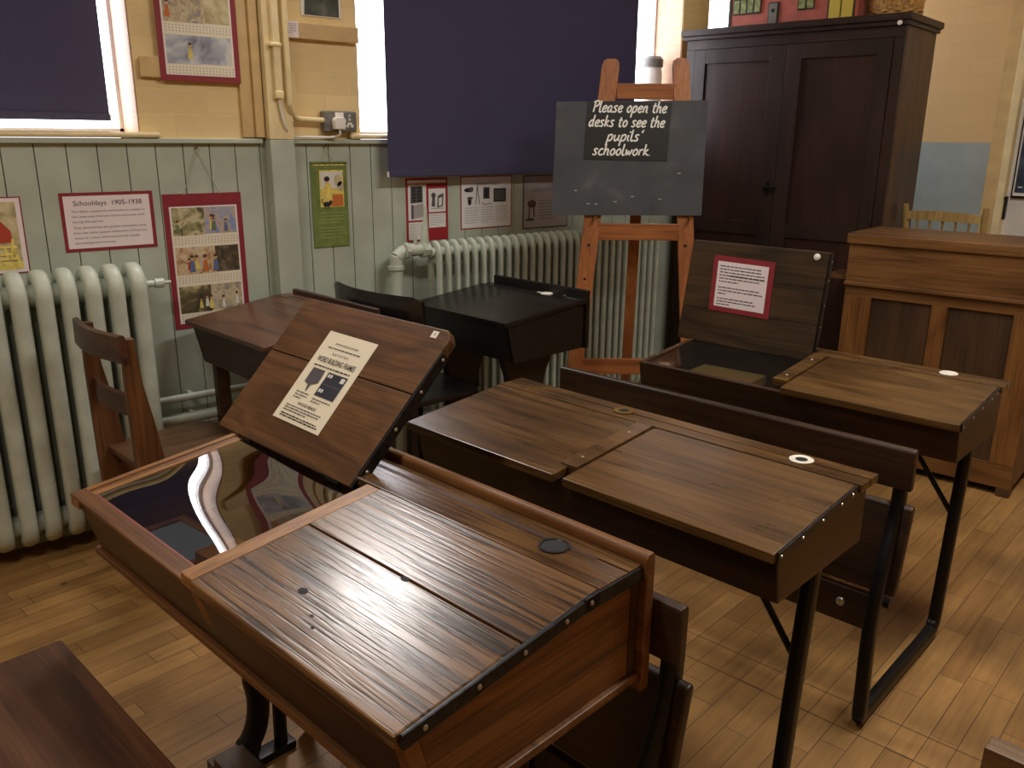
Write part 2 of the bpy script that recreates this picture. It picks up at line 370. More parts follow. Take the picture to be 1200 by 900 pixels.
# ------------------------------------------------------------------ flat printing
class Art(MB):
    """printing on a flat sheet: (a, b) on the sheet, layers a hair apart"""
    def __init__(s, plane='xz', base=0.0021):
        super().__init__(); s.pl = plane; s.base = base; s.k = 0
    def P(s, a, b, L):
        d = s.base + 0.00035 * L
        return (a, -d, b) if s.pl == 'xz' else (a, b, d)
    def rect(s, a0, a1, b0, b1, mat, L=1): s.m(mat); return s.poly([s.P(a0, b0, L), s.P(a1, b0, L), s.P(a1, b1, L), s.P(a0, b1, L)])
    def shape(s, pts, mat, L=1): s.m(mat); return s.poly([s.P(a, b, L) for a, b in pts])
    def ell(s, ca, cb, ra, rb, mat, L=1, n=14):
        return s.shape([(ca + ra * cos(2 * pi * i / n), cb + rb * sin(2 * pi * i / n)) for i in range(n)], mat, L)
    def ribbon(s, pts, w, mat, L=2):
        s.m(mat); n = len(pts)
        L_, R_ = [], []
        for i in range(n):
            a = pts[max(i - 1, 0)]; b = pts[min(i + 1, n - 1)]; dx, dy = b[0] - a[0], b[1] - a[1]; q = sqrt(dx * dx + dy * dy) or 1e-9
            nx, ny = -dy / q * w / 2, dx / q * w / 2
            L_.append((pts[i][0] + nx, pts[i][1] + ny)); R_.append((pts[i][0] - nx, pts[i][1] - ny))
        for i in range(n - 1): s.poly([s.P(*R_[i], L), s.P(*R_[i + 1], L), s.P(*L_[i + 1], L), s.P(*L_[i], L)])
        return s
    def text(s, string, a, b, height, mat, width=None, align='l', L=2, bold=0.0):
        cu = bpy.data.curves.new('t', 'FONT'); cu.body = string; cu.size = 1.0; cu.offset = bold; cu.resolution_u = 3
        ob = bpy.data.objects.new('t', cu); me = bpy.data.meshes.new_from_object(ob)
        if len(me.vertices):
            xs = [v.co.x for v in me.vertices]; x0, x1 = min(xs), max(xs)
            sy = height / 0.72; sx = sy if width is None else width / max(1e-6, x1 - x0)
            w = (x1 - x0) * sx; off = {'l': 0, 'c': -w / 2, 'r': -w}[align]
            s.m(mat); vs = [s.bm.verts.new(s.P(a + off + (v.co.x - x0) * sx, b + v.co.y * sy, L)) for v in me.vertices]
            for p in me.polygons:
                try: f = s.bm.faces.new([vs[i] for i in p.vertices]); f.material_index = s.c
                except ValueError: pass
        bpy.data.meshes.remove(me); bpy.data.objects.remove(ob); bpy.data.curves.remove(cu)
        return s
    def lines(s, a0, a1, b, n, pitch, h, mat, last=0.5, L=2, jit=True):
        """rows of small type too fine to read: one dash for a word"""
        for i in range(n):
            x = a0; end = a0 + (a1 - a0) * (last if i == n - 1 else random.uniform(0.9, 1.0)); y = b - i * pitch
            while x < end - h:
                w = min(random.uniform(1.6, 5.5) * h, end - x); s.rect(x, x + w, y, y + h, mat, L); x += w + 0.8 * h
        return s

GL = {
 'P': (.95, [[(.12, 0), (.15, .9), (.2, 1.65)], [(-.1, 1.5), (.35, 1.75), (.78, 1.6), (.68, 1.1), (.18, .8)]]),
 'l': (.5, [[(.14, 1.8), (.1, .9), (.12, .15), (.28, .0), (.45, .12)]]),
 'e': (.82, [[(.12, .5), (.5, .55), (.66, .85), (.4, 1.0), (.13, .7), (.12, .22), (.36, 0), (.72, .2)]]),
 'a': (.95, [[(.66, .85), (.42, 1.0), (.13, .7), (.1, .22), (.3, .02), (.56, .35), (.68, .95)], [(.68, .95), (.64, .3), (.72, .02), (.9, .08)]]),
 's': (.76, [[(.62, .9), (.36, 1.0), (.14, .8), (.3, .55), (.5, .3), (.34, .03), (-.02, .1)]]),
 'o': (.86, [[(.46, 1), (.14, .72), (.11, .25), (.34, 0), (.64, .28), (.66, .72), (.46, 1), (.3, .92)]]),
 'p': (.9, [[(.16, .98), (.1, .2), (.02, -.8)], [(.12, .6), (.4, 1.0), (.68, .8), (.6, .2), (.35, .0), (.1, .15)]]),
 'n': (.92, [[(.14, .95), (.1, 0)], [(.1, .5), (.38, .98), (.6, .82), (.6, .1), (.84, .05)]]),
 't': (.66, [[(.26, 1.5), (.18, .7), (.2, .15), (.36, 0), (.52, .1)], [(-.02, 1.0), (.55, 1.05)]]),
 'h': (.9, [[(.14, 1.8), (.1, 0)], [(.1, .5), (.38, .95), (.6, .8), (.6, .1), (.8, .02)]]),
 'd': (.95, [[(.62, .8), (.4, 1), (.12, .65), (.1, .2), (.3, 0), (.6, .35)], [(.7, 1.8), (.64, .9), (.64, .15), (.84, .05)]]),
 'k': (.86, [[(.14, 1.8), (.1, 0)], [(.6, 1.0), (.3, .65), (.15, .5), (.4, .28), (.74, 0)]]),
 'u': (.92, [[(.1, .95), (.1, .25), (.3, 0), (.6, .4)], [(.66, .95), (.63, .2), (.84, .05)]]),
 'i': (.44, [[(.12, .95), (.1, .18), (.32, .02)], [(.24, 1.3), (.32, 1.52)]]),
 'c': (.78, [[(.62, .85), (.4, 1), (.12, .65), (.12, .2), (.36, 0), (.68, .14)]]),
 'w': (1.06, [[(.08, .95), (.2, .05), (.46, .75)], [(.46, .75), (.64, .05), (.92, .95)]]),
 'r': (.7, [[(.14, .95), (.1, 0)], [(.1, .5), (.3, .9), (.62, .9)]]),
 "'": (.4, [[(.3, 1.75), (.12, 1.3)]]), '.': (.3, [[(.04, .04), (.14, .06)]]), ' ': (.62, [])}
def handwrite(art, string, a, b, xh, w, mat, L=3, slant=0.22, sx=1.0):
    x = a
    for ch in string:
        adv, strokes = GL[ch]
        for st in strokes:
            p = smoothpath([(q[0], q[1], 0) for q in st], 4) if len(st) > 2 else [Vector((q[0], q[1], 0)) for q in st]
            art.ribbon([(x + (v.x * sx + slant * v.y) * xh, b + v.y * xh) for v in p], w, mat, L)
        x += adv * xh * sx
    return x
def hw_width(string, xh, sx): return sum(GL[c][0] for c in string) * xh * sx

# ================================================================== ROOM
YW = 3.2; XB = 4.7; XF = -1.8; YR = -1.9; ZC = 3.0; ZD = 1.385
fl = MB(floor_mat()); fl.box(XF, XB + 0.1, YR, YW + 0.2, -0.05, 0.0); struct(fl.build('floor'))
cl = MB('plaster'); cl.box(XF, XB, YR, YW, ZC, ZC + 0.05); struct(cl.build('ceiling'))
# left wall: boarded dado below, painted brick above, three window openings
W1 = (-0.75, 0.910); W2 = (1.770, 3.722); W3 = (3.93, 4.6); TH = 0.255; ZH = 2.62
w = MB('upper')
for x0, x1 in ((XF, W1[0]), (W1[1], W2[0]), (W2[1], W3[0]), (W3[1], XB + 0.1)): w.box(x0, x1, YW, YW + TH, ZD, ZH)
w.box(XF, XB + 0.1, YW, YW + TH, ZH, ZC + 0.05)
w.m('beadback').box(XF, XB + 0.1, YW + 0.006, YW + TH, 0, ZD)
w.m('bead'); bwid = 0.0957; x = 0.571 - 25 * bwid
while x < XB:
    a, b = max(x + 0.0016, XF), min(x + bwid - 0.0016, XB)
    if b > a: w.box(a, b, YW, YW + 0.01, 0.0, ZD, 0.0015)
    x += bwid
struct(w.build('wall_left'))
# reveals plastered
rv = MB('reveal')
for W in (W1, W2, W3):
    rv.box(W[0], W[0] + 0.004, YW + 0.004, YW + TH - 0.002, ZD + 0.012, ZH - 0.005)
    rv.box(W[1] - 0.004, W[1], YW + 0.004, YW + TH - 0.002, ZD + 0.012, ZH - 0.005)
    rv.box(W[0], W[1], YW + 0.004, YW + TH - 0.002, ZH - 0.004, ZH)
struct(rv.build('trim_1'))
cap = MB('bead')
for x0, x1 in ((XF, 1.345), (1.47, XB)): cap.box(x0, x1, YW - 0.022, YW + 0.01, ZD - 0.012, ZD + 0.006, 0.004)
struct(cap.build('trim_2'))
sill = MB('cream')
for W in (W1, W2, W3): sill.box(W[0] - 0.06, W[1] + 0.06, YW - 0.032, YW, ZD + 0.0065, ZD + 0.026, 0.008).box(W[0] + 0.001, W[1] - 0.001, YW, YW + TH, ZD + 0.0065, ZD + 0.026)
struct(sill.build('trim_3'))
pil = MB('bead'); pil.box(1.357, 1.455, YW - 0.058, YW, 0, ZD + 0.003, 0.004); pil.m('cream').box(1.357, 1.455, YW - 0.058, YW, ZD + 0.0035, ZC, 0.004)
struct(pil.build('trim_4'))
vp = MB('tan'); vp.box(1.272, 1.318, YW - 0.016, YW, ZD + 0.01, ZC, 0.003); vp.box(1.318, 1.352, YW - 0.03, YW, ZD + 0.01, ZC, 0.003); struct(vp.build('trim_5'))
hb = MB('tan'); hb.prism([(0.925, 1.592), (1.268, 1.592), (1.268, 1.662), (0.935, 1.662), (0.925, 1.652)], 'y', YW - 0.02, YW, 0.004)
hb.box(1.459, W2[0] - 0.002, YW - 0.026, YW, 1.754, 1.813, 0.004); struct(hb.build('trim_6'))
bb = MB('bead'); bb.box(XF, 1.35, YW - 0.022, YW, 0, 0.16, 0.004).box(1.46, XB, YW - 0.022, YW, 0, 0.16, 0.004); struct(bb.build('baseboard_left'))
# windows: painted frames, glazing bars, glass
for i, W in enumerate((W1, W2, W3)):
    f = MB('white'); y0, y1 = YW + TH - 0.07, YW + TH - 0.02; z0, z1 = ZD + 0.026, ZH - 0.004; a, b = W[0] + 0.004, W[1] - 0.004
    f.box(a, a + 0.012, y0, y1, z0, z1).box(b - 0.012, b, y0, y1, z0, z1).box(a, b, y0, y1, z0, z0 + 0.012).box(a, b, y0, y1, z1 - 0.05, z1)
    n = (2, 3, 1)[i]
    for k in range(1, n): xx = a + (b - a) * (0.30, 0.60)[k - 1]; f.box(xx - 0.018, xx + 0.018, y0 + 0.005, y1 - 0.005, z0, z1)
    f.box(a, b, y0 + 0.005, y1 - 0.005, z0 + 0.82, z0 + 0.85)
    fo = struct(f.build('window_%d' % (i + 1)))
    g = MB('glass'); g.box(a, b, y0 + 0.02, y0 + 0.024, z0, z1); g.build('pane', fo)
# back wall beyond the cupboard, blue-grey dado, white door with its frame
bw_ = MB('backup'); bw_.box(XB, XB + 0.1, 1.95, YW, ZD + 0.01, ZC); bw_.m('dado').box(XB, XB + 0.1, 1.95, YW, 0, ZD + 0.01)
bw_.m('backup').box(XB, XB + 0.1, 0.9, 1.95, 2.1, ZC).box(XB, XB + 0.1, YR, 0.9, 0, ZC); struct(bw_.build('wall_back'))
ar = MB('tan'); ar.box(XB - 0.022, XB + 0.05, 1.885, 1.955, 0, 2.15, 0.004); ar.m('cream').box(XB - 0.034, XB + 0.05, 1.846, 1.886, 0, 2.11, 0.006)  # shade painted into the left post: tan on its shaded part, cream where lit
ar.m('tan').box(XB - 0.022, XB + 0.05, 0.82, 0.9, 0, 2.15, 0.004).box(XB - 0.022, XB + 0.05, 0.9, 1.886, 2.1, 2.17, 0.004); struct(ar.build('trim_7'))
dr = MB('white'); dr.box(XB + 0.004, XB + 0.09, 0.895, 1.85, 0.0, 2.11)
do = struct(dr.build('door_1')); k = MB('metalgrey'); k.box(XB - 0.002, XB + 0.004, 0.91, 1.835, 0.004, 0.05); k.build('kick_strip', do)
k = MB('iron'); k.box(XB - 0.02, XB + 0.006, 1.838, 1.848, 1.02, 1.135, 0.002).box(XB - 0.03, XB - 0.012, 1.838, 1.874, 1.12, 1.13, 0.002); k.build('latch', do)
for nm, b in (('wall_right', (XF, XB, YR - 0.1, YR, 0, ZC)), ('wall_front', (XF - 0.1, XF, YR, YW + 0.2, 0, ZC))):
    mb = MB('backup'); mb.box(*b); struct(mb.build(nm))

# ------------------------------------------------------------------ roller blinds
def blind(x0, x1, y, z0, z1, label, wav, seed):
    t = thing('roller_blind', label, 'blind', ((x0 + x1) / 2, y, z1), 0, 'navy window blinds')
    b = MB('blind'); w_ = x1 - x0; nx = 40; rnd = random.Random(seed); ph = [rnd.uniform(0, 6) for _ in range(4)]
    def P(i, j):
        a = i / nx; h = j / 6
        d = wav * (sin(9 * a + ph[0]) + 0.6 * sin(23 * a + ph[1]) * (1 - h) + 0.3 * sin(41 * a + ph[2]))
        return (-w_ / 2 + w_ * a, d, (z0 - z1) * (1 - h))
    G = [[[b.bm.verts.new(Vector(P(i, j)) + Vector((0, dy, 0))) for j in range(7)] for i in range(nx + 1)] for dy in (0, 0.0012)]
    for k_ in (0, 1):
        for i in range(nx):
            for j in range(6):
                q = [G[k_][i][j], G[k_][i + 1][j], G[k_][i + 1][j + 1], G[k_][i][j + 1]]
                b.bm.faces.new(q if k_ == 0 else q[::-1])
    b.build('blind_cloth', t, angle=60)
    h = MB('blind'); h.box(-w_ / 2, w_ / 2, -0.005, 0.006, z0 - z1 - 0.004, z0 - z1 + 0.022, 0.003); h.build('hem_bar', t)
    for e_ in (-w_ / 2 - 0.0035, w_ / 2): h = MB('whiteplastic'); h.box(e_, e_ + 0.004, -0.005, 0.006, z0 - z1 - 0.004, z0 - z1 + 0.018); h.build('end_cap', t)
    r = MB('blind'); r.tube([(-w_ / 2, 0.02, 0), (w_ / 2, 0.02, 0)], 0.022, 14); r.build('roller', t)
blind(-0.70, 0.842, 3.30, 1.452, 2.55, 'navy roller blind over the window above the left radiator', 0.0012, 1)
blind(1.856, 3.305, 3.13, 1.245, 2.66, 'wide navy roller blind hanging behind the easel', 0.0035, 2)

# jars on the sill behind the easel
t = thing('storage_jar', 'tall white jar with grey lid on the sill behind the easel', 'jar', (3.62, 3.31, ZD + 0.026))
j = MB('whiteplastic'); j.lathe([(0.0, 0), (0.052, 0), (0.055, 0.02), (0.055, 0.33), (0.048, 0.36), (0, 0.36)], (0, 0, 0)); j.build('jar_body', t)
j = MB('metalgrey'); j.lathe([(0, 0.36), (0.058, 0.36), (0.058, 0.40), (0.045, 0.415), (0, 0.415)], (0, 0, 0)); j.build('lid', t)
t = thing('storage_jar', 'small pink jar on the window sill left of the tall white jar', 'jar', (3.42, 3.33, ZD + 0.026))
j = MB(plain('pink_wax', (226, 180, 164), 0.4)); j.lathe([(0.0, 0), (0.04, 0), (0.044, 0.02), (0.044, 0.29), (0, 0.29)], (0, 0, 0)); j.build('jar_body', t)
j = MB('whiteplastic'); j.lathe([(0, 0.29), (0.046, 0.29), (0.046, 0.31), (0, 0.315)], (0, 0, 0)); j.build('lid', t)

# ------------------------------------------------------------------ radiators
def section_mesh(pitch, rx, ry, yf, yb, z0, z1, big):
    s = MB('radiator'); path = []; rad = (yb - yf) / 2; ym = (yf + yb) / 2; rise = rad * 1.15
    za, zb_ = z0 + rad + ry, z1 - rise - ry
    for i in range(11):
        a = pi - pi * i / 10; path.append((0, ym + rad * cos(a), zb_ + rise * sin(a)))
    for z in (zb_ - 0.02, (za + zb_) / 2, za + 0.02): path.append((0, yb, z))
    for i in range(11):
        a = -pi * i / 10; path.append((0, ym + rad * cos(a), za + rad * sin(a)))
    for z in (za + 0.02, (za + zb_) / 2, zb_ - 0.02): path.append((0, yf, z))
    s.sweep(path, rx, ry, (1, 0, 0), 14, True, e=0.8)
    # crown and heel plates with the hubs that join one section to the next
    for zc, up in ((zb_, 1), (za, -1)):
        poly = [(ym + rad * cos(pi * i / 12), zc + up * rise * sin(pi * i / 12)) for i in range(13)] + [(ym - rad, zc - up * 0.045), (ym + rad, zc - up * 0.045)]
        s.prism(poly, 'x', -rx * 0.72, rx * 0.72, 0.006)
        hr = 0.036 if big else 0.021; zh = zc + up * 0.005
        s.sweep([(-pitch / 2, ym, zh), (-pitch * 0.32, ym, zh), (0, ym, zh), (pitch * 0.32, ym, zh), (pitch / 2, ym, zh)], hr, hr, (0, 1, 0), 14)
    if big: s.sweep([(0, ym, za), (0, ym, zb_)], rx * 0.75, ry * 0.8, (1, 0, 0), 12)
    return s
def radiator(name_label, xs, pitch, rx, ry, yf, yb, z0, z1):
    t = thing('radiator', name_label, 'radiator', (xs[0], 0, 0), 0, 'column radiators along the wall')
    first = section_mesh(pitch, rx, ry, yf, yb, z0, z1, pitch > 0.06).build('column_section', t)
    for x in xs[1:]:
        c = first.copy(); COL.objects.link(c); c.parent = t; c.location = (x - xs[0], 0, 0)
    for x in (xs[0], xs[-1]):
        for y in (yf, yb): f = MB('radiator'); f.tube([(x - xs[0], y, 0), (x - xs[0], y, z0 + 0.06)], [0.02, 0.016]); f.build('foot', t)
    return t
R1 = radiator('large cream cast iron column radiator at the far left of the wall', [0.800 - 0.0728 * i for i in range(13)], 0.0728, 0.0265, 0.024, 3.030, 3.145, 0.045, 0.982)
v = MB('radiator'); v.tube([(0.02, 3.09, 0.90), (0.075, 3.09, 0.90)], 0.012).tube([(0.07, 3.09, 0.90), (0.10, 3.09, 0.90)], 0.017).tube([(0.10, 3.09, 0.90), (0.125, 3.09, 0.90)], 0.006); v.build('bleed_valve', R1)
R2 = radiator('long cream column radiator behind the black desk and easel', [2.04 + 0.0478 * i for i in range(30)], 0.0478, 0.0105, 0.017, 3.038, 3.105, 0.10, 0.975)
v = MB('radiator'); v.tube(smoothpath([(-0.178, 3.1, 0.0), (-0.178, 3.1, 0.4), (-0.178, 3.1, 0.86), (-0.172, 3.1, 0.91), (-0.14, 3.1, 0.935), (-0.10, 3.095, 0.938), (-0.02, 3.085, 0.938)], 4), 0.027, 14); v.build('feed_pipe', R2)
v = MB('radiator')
v.tube([(-0.144, 3.09, 0.938), (-0.126, 3.09, 0.938)], 0.034, 8); v.build('pipe_collar', R2); v = MB('radiator')
v.tube([(-0.061, 3.09, 0.938), (-0.044, 3.09, 0.938), (-0.0435, 3.09, 0.938), (-0.026, 3.09, 0.938)], [0.036, 0.036, 0.031, 0.034], 8); v.build('union_nut', R2); v = MB('radiator')
v.tube([(-0.205, 3.1, 0.868), (-0.15, 3.1, 0.868)], 0.012).tube([(-0.178, 3.1, 0.86), (-0.178, 3.1, 0.876)], 0.034, 14); v.build('pipe_collar', R2)
v = MB('radiator'); v.tube([(-0.045, 3.085, 0.95), (-0.042, 3.085, 1.0), (-0.038, 3.085, 1.05), (-0.035, 3.085, 1.12)], [0.02, 0.017, 0.012, 0.006]).tube([(-0.09, 3.085, 0.955), (-0.09, 3.085, 1.0)], 0.008); v.build('valve_spindle', R2)
for z, r in ((0.455, 0.014), (0.375, 0.021)):
    p = MB('radiator'); p.tube([(0.835, 3.135, z), (1.862 if z > 0.4 else 1.83, 3.135, z)], r, 12)
    for xx in (0.98, 1.3, 1.62): p.box(xx - 0.008, xx + 0.008, 3.135, YW, z - 0.006, z + 0.006)
    tag(p.build('heating_pipe'), 'upper thin heating pipe along the boarded wall under the corner desk' if z > 0.4 else 'lower thick heating pipe along the boarded wall under the corner desk', 'pipe', 'heating pipes along the wall')

# ------------------------------------------------------------------ socket, plug, cable, conduits
t = thing('wall_socket', 'grey metal double socket on yellow wall above the green calendar', 'socket', (1.664, YW, 1.458))
s = MB('metalgrey'); s.box(-0.071, 0.071, -0.042, 0, -0.040, 0.040, 0.006); s.build('socket_box', t)
s = MB('whiteplastic'); s.box(-0.025, 0.012, -0.0445, -0.042, 0.012, 0.034, 0.001); s.build('switch', t)
s = MB('whiteplastic')
s.box(0.034, 0.042, -0.0442, -0.042, 0.004, 0.026, 0.001).box(0.022, 0.034, -0.0442, -0.042, -0.022, -0.012, 0.001).box(0.042, 0.054, -0.0442, -0.042, -0.022, -0.012, 0.001).box(0.028, 0.048, -0.0442, -0.042, -0.012, -0.004, 0.001)
s.m('hole').box(0.036, 0.040, -0.0446, -0.044, 0.012, 0.022); s.build('outlet', t)
t = thing('plug', 'white three pin plug in the left half of the metal wall socket', 'plug', (1.645, YW - 0.042, 1.452))
s = MB('whiteplastic'); s.prism([(-0.022, -0.024), (0.022, -0.024), (0.024, 0.012), (0.016, 0.022), (-0.016, 0.022), (-0.024, 0.012)], 'y', -0.034, -0.003, 0.004); s.build('plug_body', t)
s = MB('whiteplastic'); s.tube(smoothpath([(0, -0.02, -0.024), (0, -0.02, -0.045), (-0.02, 0.006, -0.053), (-0.10, 0.012, -0.054), (-0.19, 0.010, -0.05), (-0.225, -0.024, -0.02), (-0.243, -0.026, 0.05), (-0.246, -0.028, 0.10)], 5), 0.0048, 8); s.build('flex', t)
t = thing('conduit', 'thick cream cable trunking down the cream pilaster', 'conduit', (1.398, YW - 0.058, 1.55))
s = MB('cream'); s.box(-0.014, 0.014, -0.022, 0, 0.0, 1.44, 0.004); s.build('trunking', t)
s = MB('cream'); s.box(-0.016, 0.016, -0.025, 0, -0.016, 0.012, 0.004).box(-0.026, 0.018, -0.026, 0, 0.165, 0.178, 0.003); s.build('clip', t)
t = thing('conduit', 'cream conduit bending from beside the trunking to the metal socket', 'conduit', (1.437, YW - 0.075, 1.5))
s = MB('cream'); s.tube(smoothpath([(0, 0, 1.48), (0, 0, 0.6), (0, 0, 0.08), (0.003, 0.004, 0.01), (0.03, 0.03, -0.028), (0.07, 0.045, -0.036), (0.16, 0.045, -0.038)], 5), 0.0105, 10); s.build('pipe', t)
t = thing('paper_label', 'small white paper label on the wooden rail beside the pilaster', 'label', (1.462, YW - 0.026, 1.757))
s = MB('paper'); s.box(0, 0.05, -0.001, 0, 0, 0.058); s.build('paper', t)
a = Art(base=0.0011); a.lines(0.006, 0.045, 0.046, 5, 0.008, 0.0028, 'ink3'); a.build('print', t, smooth=False)
t = thing('photograph', 'small dark photograph on the yellow wall above the metal socket', 'picture', (1.537, YW, 1.84))
s = MB('white'); s.box(0, 0.168, -0.006, 0, 0, 0.26, 0.002); s.build('mount', t)
a = Art(base=0.0062); a.shape([(0.012, 0.004), (0.158, 0.004), (0.160, 0.252), (0.03, 0.252)], M['photo_dark'], 1); a.build('print', t, smooth=False)

# ------------------------------------------------------------------ posters on the wall
def poster(name, label, x0, z0, w_, h_, mat, cat='poster', tilt=0.0, y=YW - 0.0005):
    t = thing(name, label, cat, (x0, y, z0), 0, 'prints and notices on the left wall'); t.rotation_euler = (0, tilt, 0)
    b = MB(mat); b.box(0, w_, -0.002, 0, 0, h_, 0.0006); b.build('backing', t); return t
def hanger(t, w_, h_, hx, hz, dx):
    s = MB('string'); s.tube([(w_ / 2 - dx, -0.003, h_ - 0.004), (hx, -0.006, hz)], 0.0013, 6).tube([(w_ / 2 + dx, -0.003, h_ - 0.004), (hx, -0.006, hz)], 0.0013, 6); s.build('string', t)
    k = MB('brass'); k.tube([(hx, 0, hz + 0.004), (hx, -0.012, hz + 0.004), (hx, -0.016, hz + 0.012)], 0.003, 8); k.build('hook', t)
def person_art(a, cx, cz, h, dress, L=3):
    a.shape([(cx - 0.16 * h, cz), (cx + 0.16 * h, cz), (cx + 0.09 * h, cz + 0.62 * h), (cx - 0.09 * h, cz + 0.62 * h)], dress, L)
    a.ell(cx, cz + 0.78 * h, 0.1 * h, 0.13 * h, 'fig_skin', L + 1); a.ell(cx, cz + 0.86 * h, 0.11 * h, 0.09 * h, 'fig_brown', L + 2)

# child in red on a chair, far left
t = poster('picture_print', 'print of a child in red on a yellow chair, cut by the left edge', 0.21, 0.958, 0.300, 0.248, 'maroon', 'picture')
a = Art(); a.rect(0.004, 0.296, 0.004, 0.244, 'paper', 1).rect(0.016, 0.282, 0.014, 0.232, PR[7], 2)
a.shape([(0.16, 0.16), (0.175, 0.098), (0.262, 0.102), (0.258, 0.14), (0.225, 0.182), (0.20, 0.178)], 'fig_red', 4).ell(0.197, 0.203, 0.024, 0.032, 'fig_orange', 5).ell(0.185, 0.196, 0.018, 0.02, 'fig_skin', 6)
for k_, p in enumerate((((0.205, 0.085), (0.195, 0.03)), ((0.258, 0.085), (0.275, 0.028)), ((0.235, 0.085), (0.24, 0.05)), ((0.262, 0.115), (0.25, 0.05)), ((0.20, 0.05), (0.27, 0.05)), ((0.205, 0.065), (0.265, 0.066)), ((0.20, 0.088), (0.27, 0.088)))): a.ribbon(p, 0.009, 'yellow_ink', 6 + k_)
a.rect(0.016, 0.282, 0.014, 0.04, 'yellow_ink', 3); a.build('picture', t, smooth=False)

# Schooldays sign
t = poster('wall_sign', 'maroon bordered Schooldays sign with black text above the left radiator', 0.624, 1.014, 0.302, 0.198, 'maroon', 'sign')
a = Art(); a.rect(0.011, 0.289, 0.011, 0.187, 'paper', 1); a.build('paper', t, smooth=False)
a = Art(); a.text('Schooldays  1905-1938', 0.041, 0.155, 0.0165, 'ink', 0.222, bold=0.004)
for i, s in enumerate(['The desks, equipment and books on display in', 'this classroom illustrate those commonly used', 'during this period.', 'They demonstrate the gradual movement away', 'from the rather austere classrooms of Victorian', 'times to a more child-centred and visually', 'stimulating environment.']):
    a.text(s, 0.032, 0.132 - i * 0.0172 - (0.003 if i > 2 else 0), 0.0078, 'ink2', [0.238, 0.235, 0.098, 0.238, 0.238, 0.212, 0.132][i])
a.build('lettering', t, smooth=False)

def calendar(t, w_, h_, rows, pics, seed, top=0.045, folk=5):
    a = Art(); bd = 0.020; a.rect(bd, w_ - bd, bd, h_ - top, 'paper', 1)
    a.rect(bd + 0.004, w_ - bd - 0.004, bd + 0.003, h_ - top - 0.004, 'paper2', 2); a.build('paper', t, smooth=False)
    a = Art(); rnd = random.Random(seed); H = (h_ - top - bd) / rows; k = 0
    for r in range(rows):
        zt = h_ - top - r * H - 0.005; zb_ = zt - H * 0.70; m = bd + 0.006 + (w_ - 2 * bd - 0.012) * (0.5 if r != 1 else 0.62)
        a.rect(bd + 0.007, m, zb_, zt, pics[k % len(pics)], 3); a.rect(m, w_ - bd - 0.007, zb_ + 0.003, zt, pics[(k + 1) % len(pics)], 3)
        for q in range(folk):
            cx = rnd.uniform(bd + 0.02, w_ - bd - 0.02); person_art(a, cx, zb_ + 0.008 + rnd.uniform(0, 0.012), H * rnd.uniform(0.3, 0.46), rnd.choice(['fig_orange', 'fig_blue', 'fig_white', 'fig_green', 'fig_red', 'yellow_ink']), 4 + 3 * q)
        for i in range(20):
            xx = bd + 0.01 + (w_ - 2 * bd - 0.02) * i / 19
            for j_ in range(3): a.rect(xx, xx + 0.004, zb_ - 0.012 - j_ * 0.0095, zb_ - 0.008 - j_ * 0.0095, 'ink3', 3)
        k += 2
    a.build('picture', t, smooth=False)
t = poster('calendar_poster', 'maroon framed calendar of six pictures hanging by string behind the corner desk', 0.958, 0.700, 0.290, 0.497, 'maroon', 'calendar')
calendar(t, 0.290, 0.497, 3, [PR[0], PR[1], PR[2], PR[3], PR[4], PR[5]], 5)
hanger(t, 0.290, 0.497, 0.137, 0.653, 0.067)
t = poster('calendar_poster', 'maroon framed calendar of pale pictures high on the yellow wall', 0.992, 1.584, 0.284, 0.46, 'maroon', 'calendar', y=YW - 0.021)
calendar(t, 0.284, 0.46, 3, [PR[7], PR[7], PR[5], PR[7], PR[6], PR[6]], 9, 0.03, 1)
# green verse calendar
t = poster('verse_calendar', 'narrow green calendar with a girl and black cat beside the pilaster', 1.538, 0.965, 0.160, 0.338, 'green_poster', 'calendar', y=YW - 0.004)
a = Art(); a.rect(0.036, 0.142, 0.16, 0.306, 'yellow_ink', 1).rect(0.042, 0.136, 0.235, 0.300, 'fig_white', 2).rect(0.082, 0.138, 0.162, 0.21, 'fig_orange', 2)
a.ell(0.118, 0.265, 0.018, 0.024, PR[7], 3).ell(0.128, 0.242, 0.014, 0.02, PR[5], 3).shape([(0.05, 0.185), (0.09, 0.185), (0.085, 0.255), (0.058, 0.255)], 'yellow_ink', 4)
a.ell(0.068, 0.265, 0.010, 0.012, 'fig_skin', 5).ell(0.068, 0.272, 0.0125, 0.010, 'ink', 6).ell(0.064, 0.172, 0.017, 0.010, 'ink', 5).ell(0.081, 0.180, 0.007, 0.007, 'ink', 5)
a.ribbon([(0.05, 0.174), (0.042, 0.185), (0.046, 0.196)], 0.004, 'ink', 5).rect(0.052, 0.056, 0.154, 0.168, 'ink', 5).rect(0.070, 0.074, 0.154, 0.168, 'ink', 5)
a.lines(0.028, 0.148, 0.136, 4, 0.013, 0.0032, 'dash_y', 0.8).lines(0.028, 0.148, 0.076, 4, 0.013, 0.0032, 'dash_y', 0.8).lines(0.012, 0.15, 0.324, 1, 0.01, 0.005, 'yellow_ink', 1.0); a.build('picture', t, smooth=False)
hanger(t, 0.160, 0.338, 0.069, 0.394, 0.03)
s = MB('green_poster'); s.tube([(0, -0.003, 0.336), (0.16, -0.003, 0.336)], 0.004, 8); s.build('hanging_rod', t)
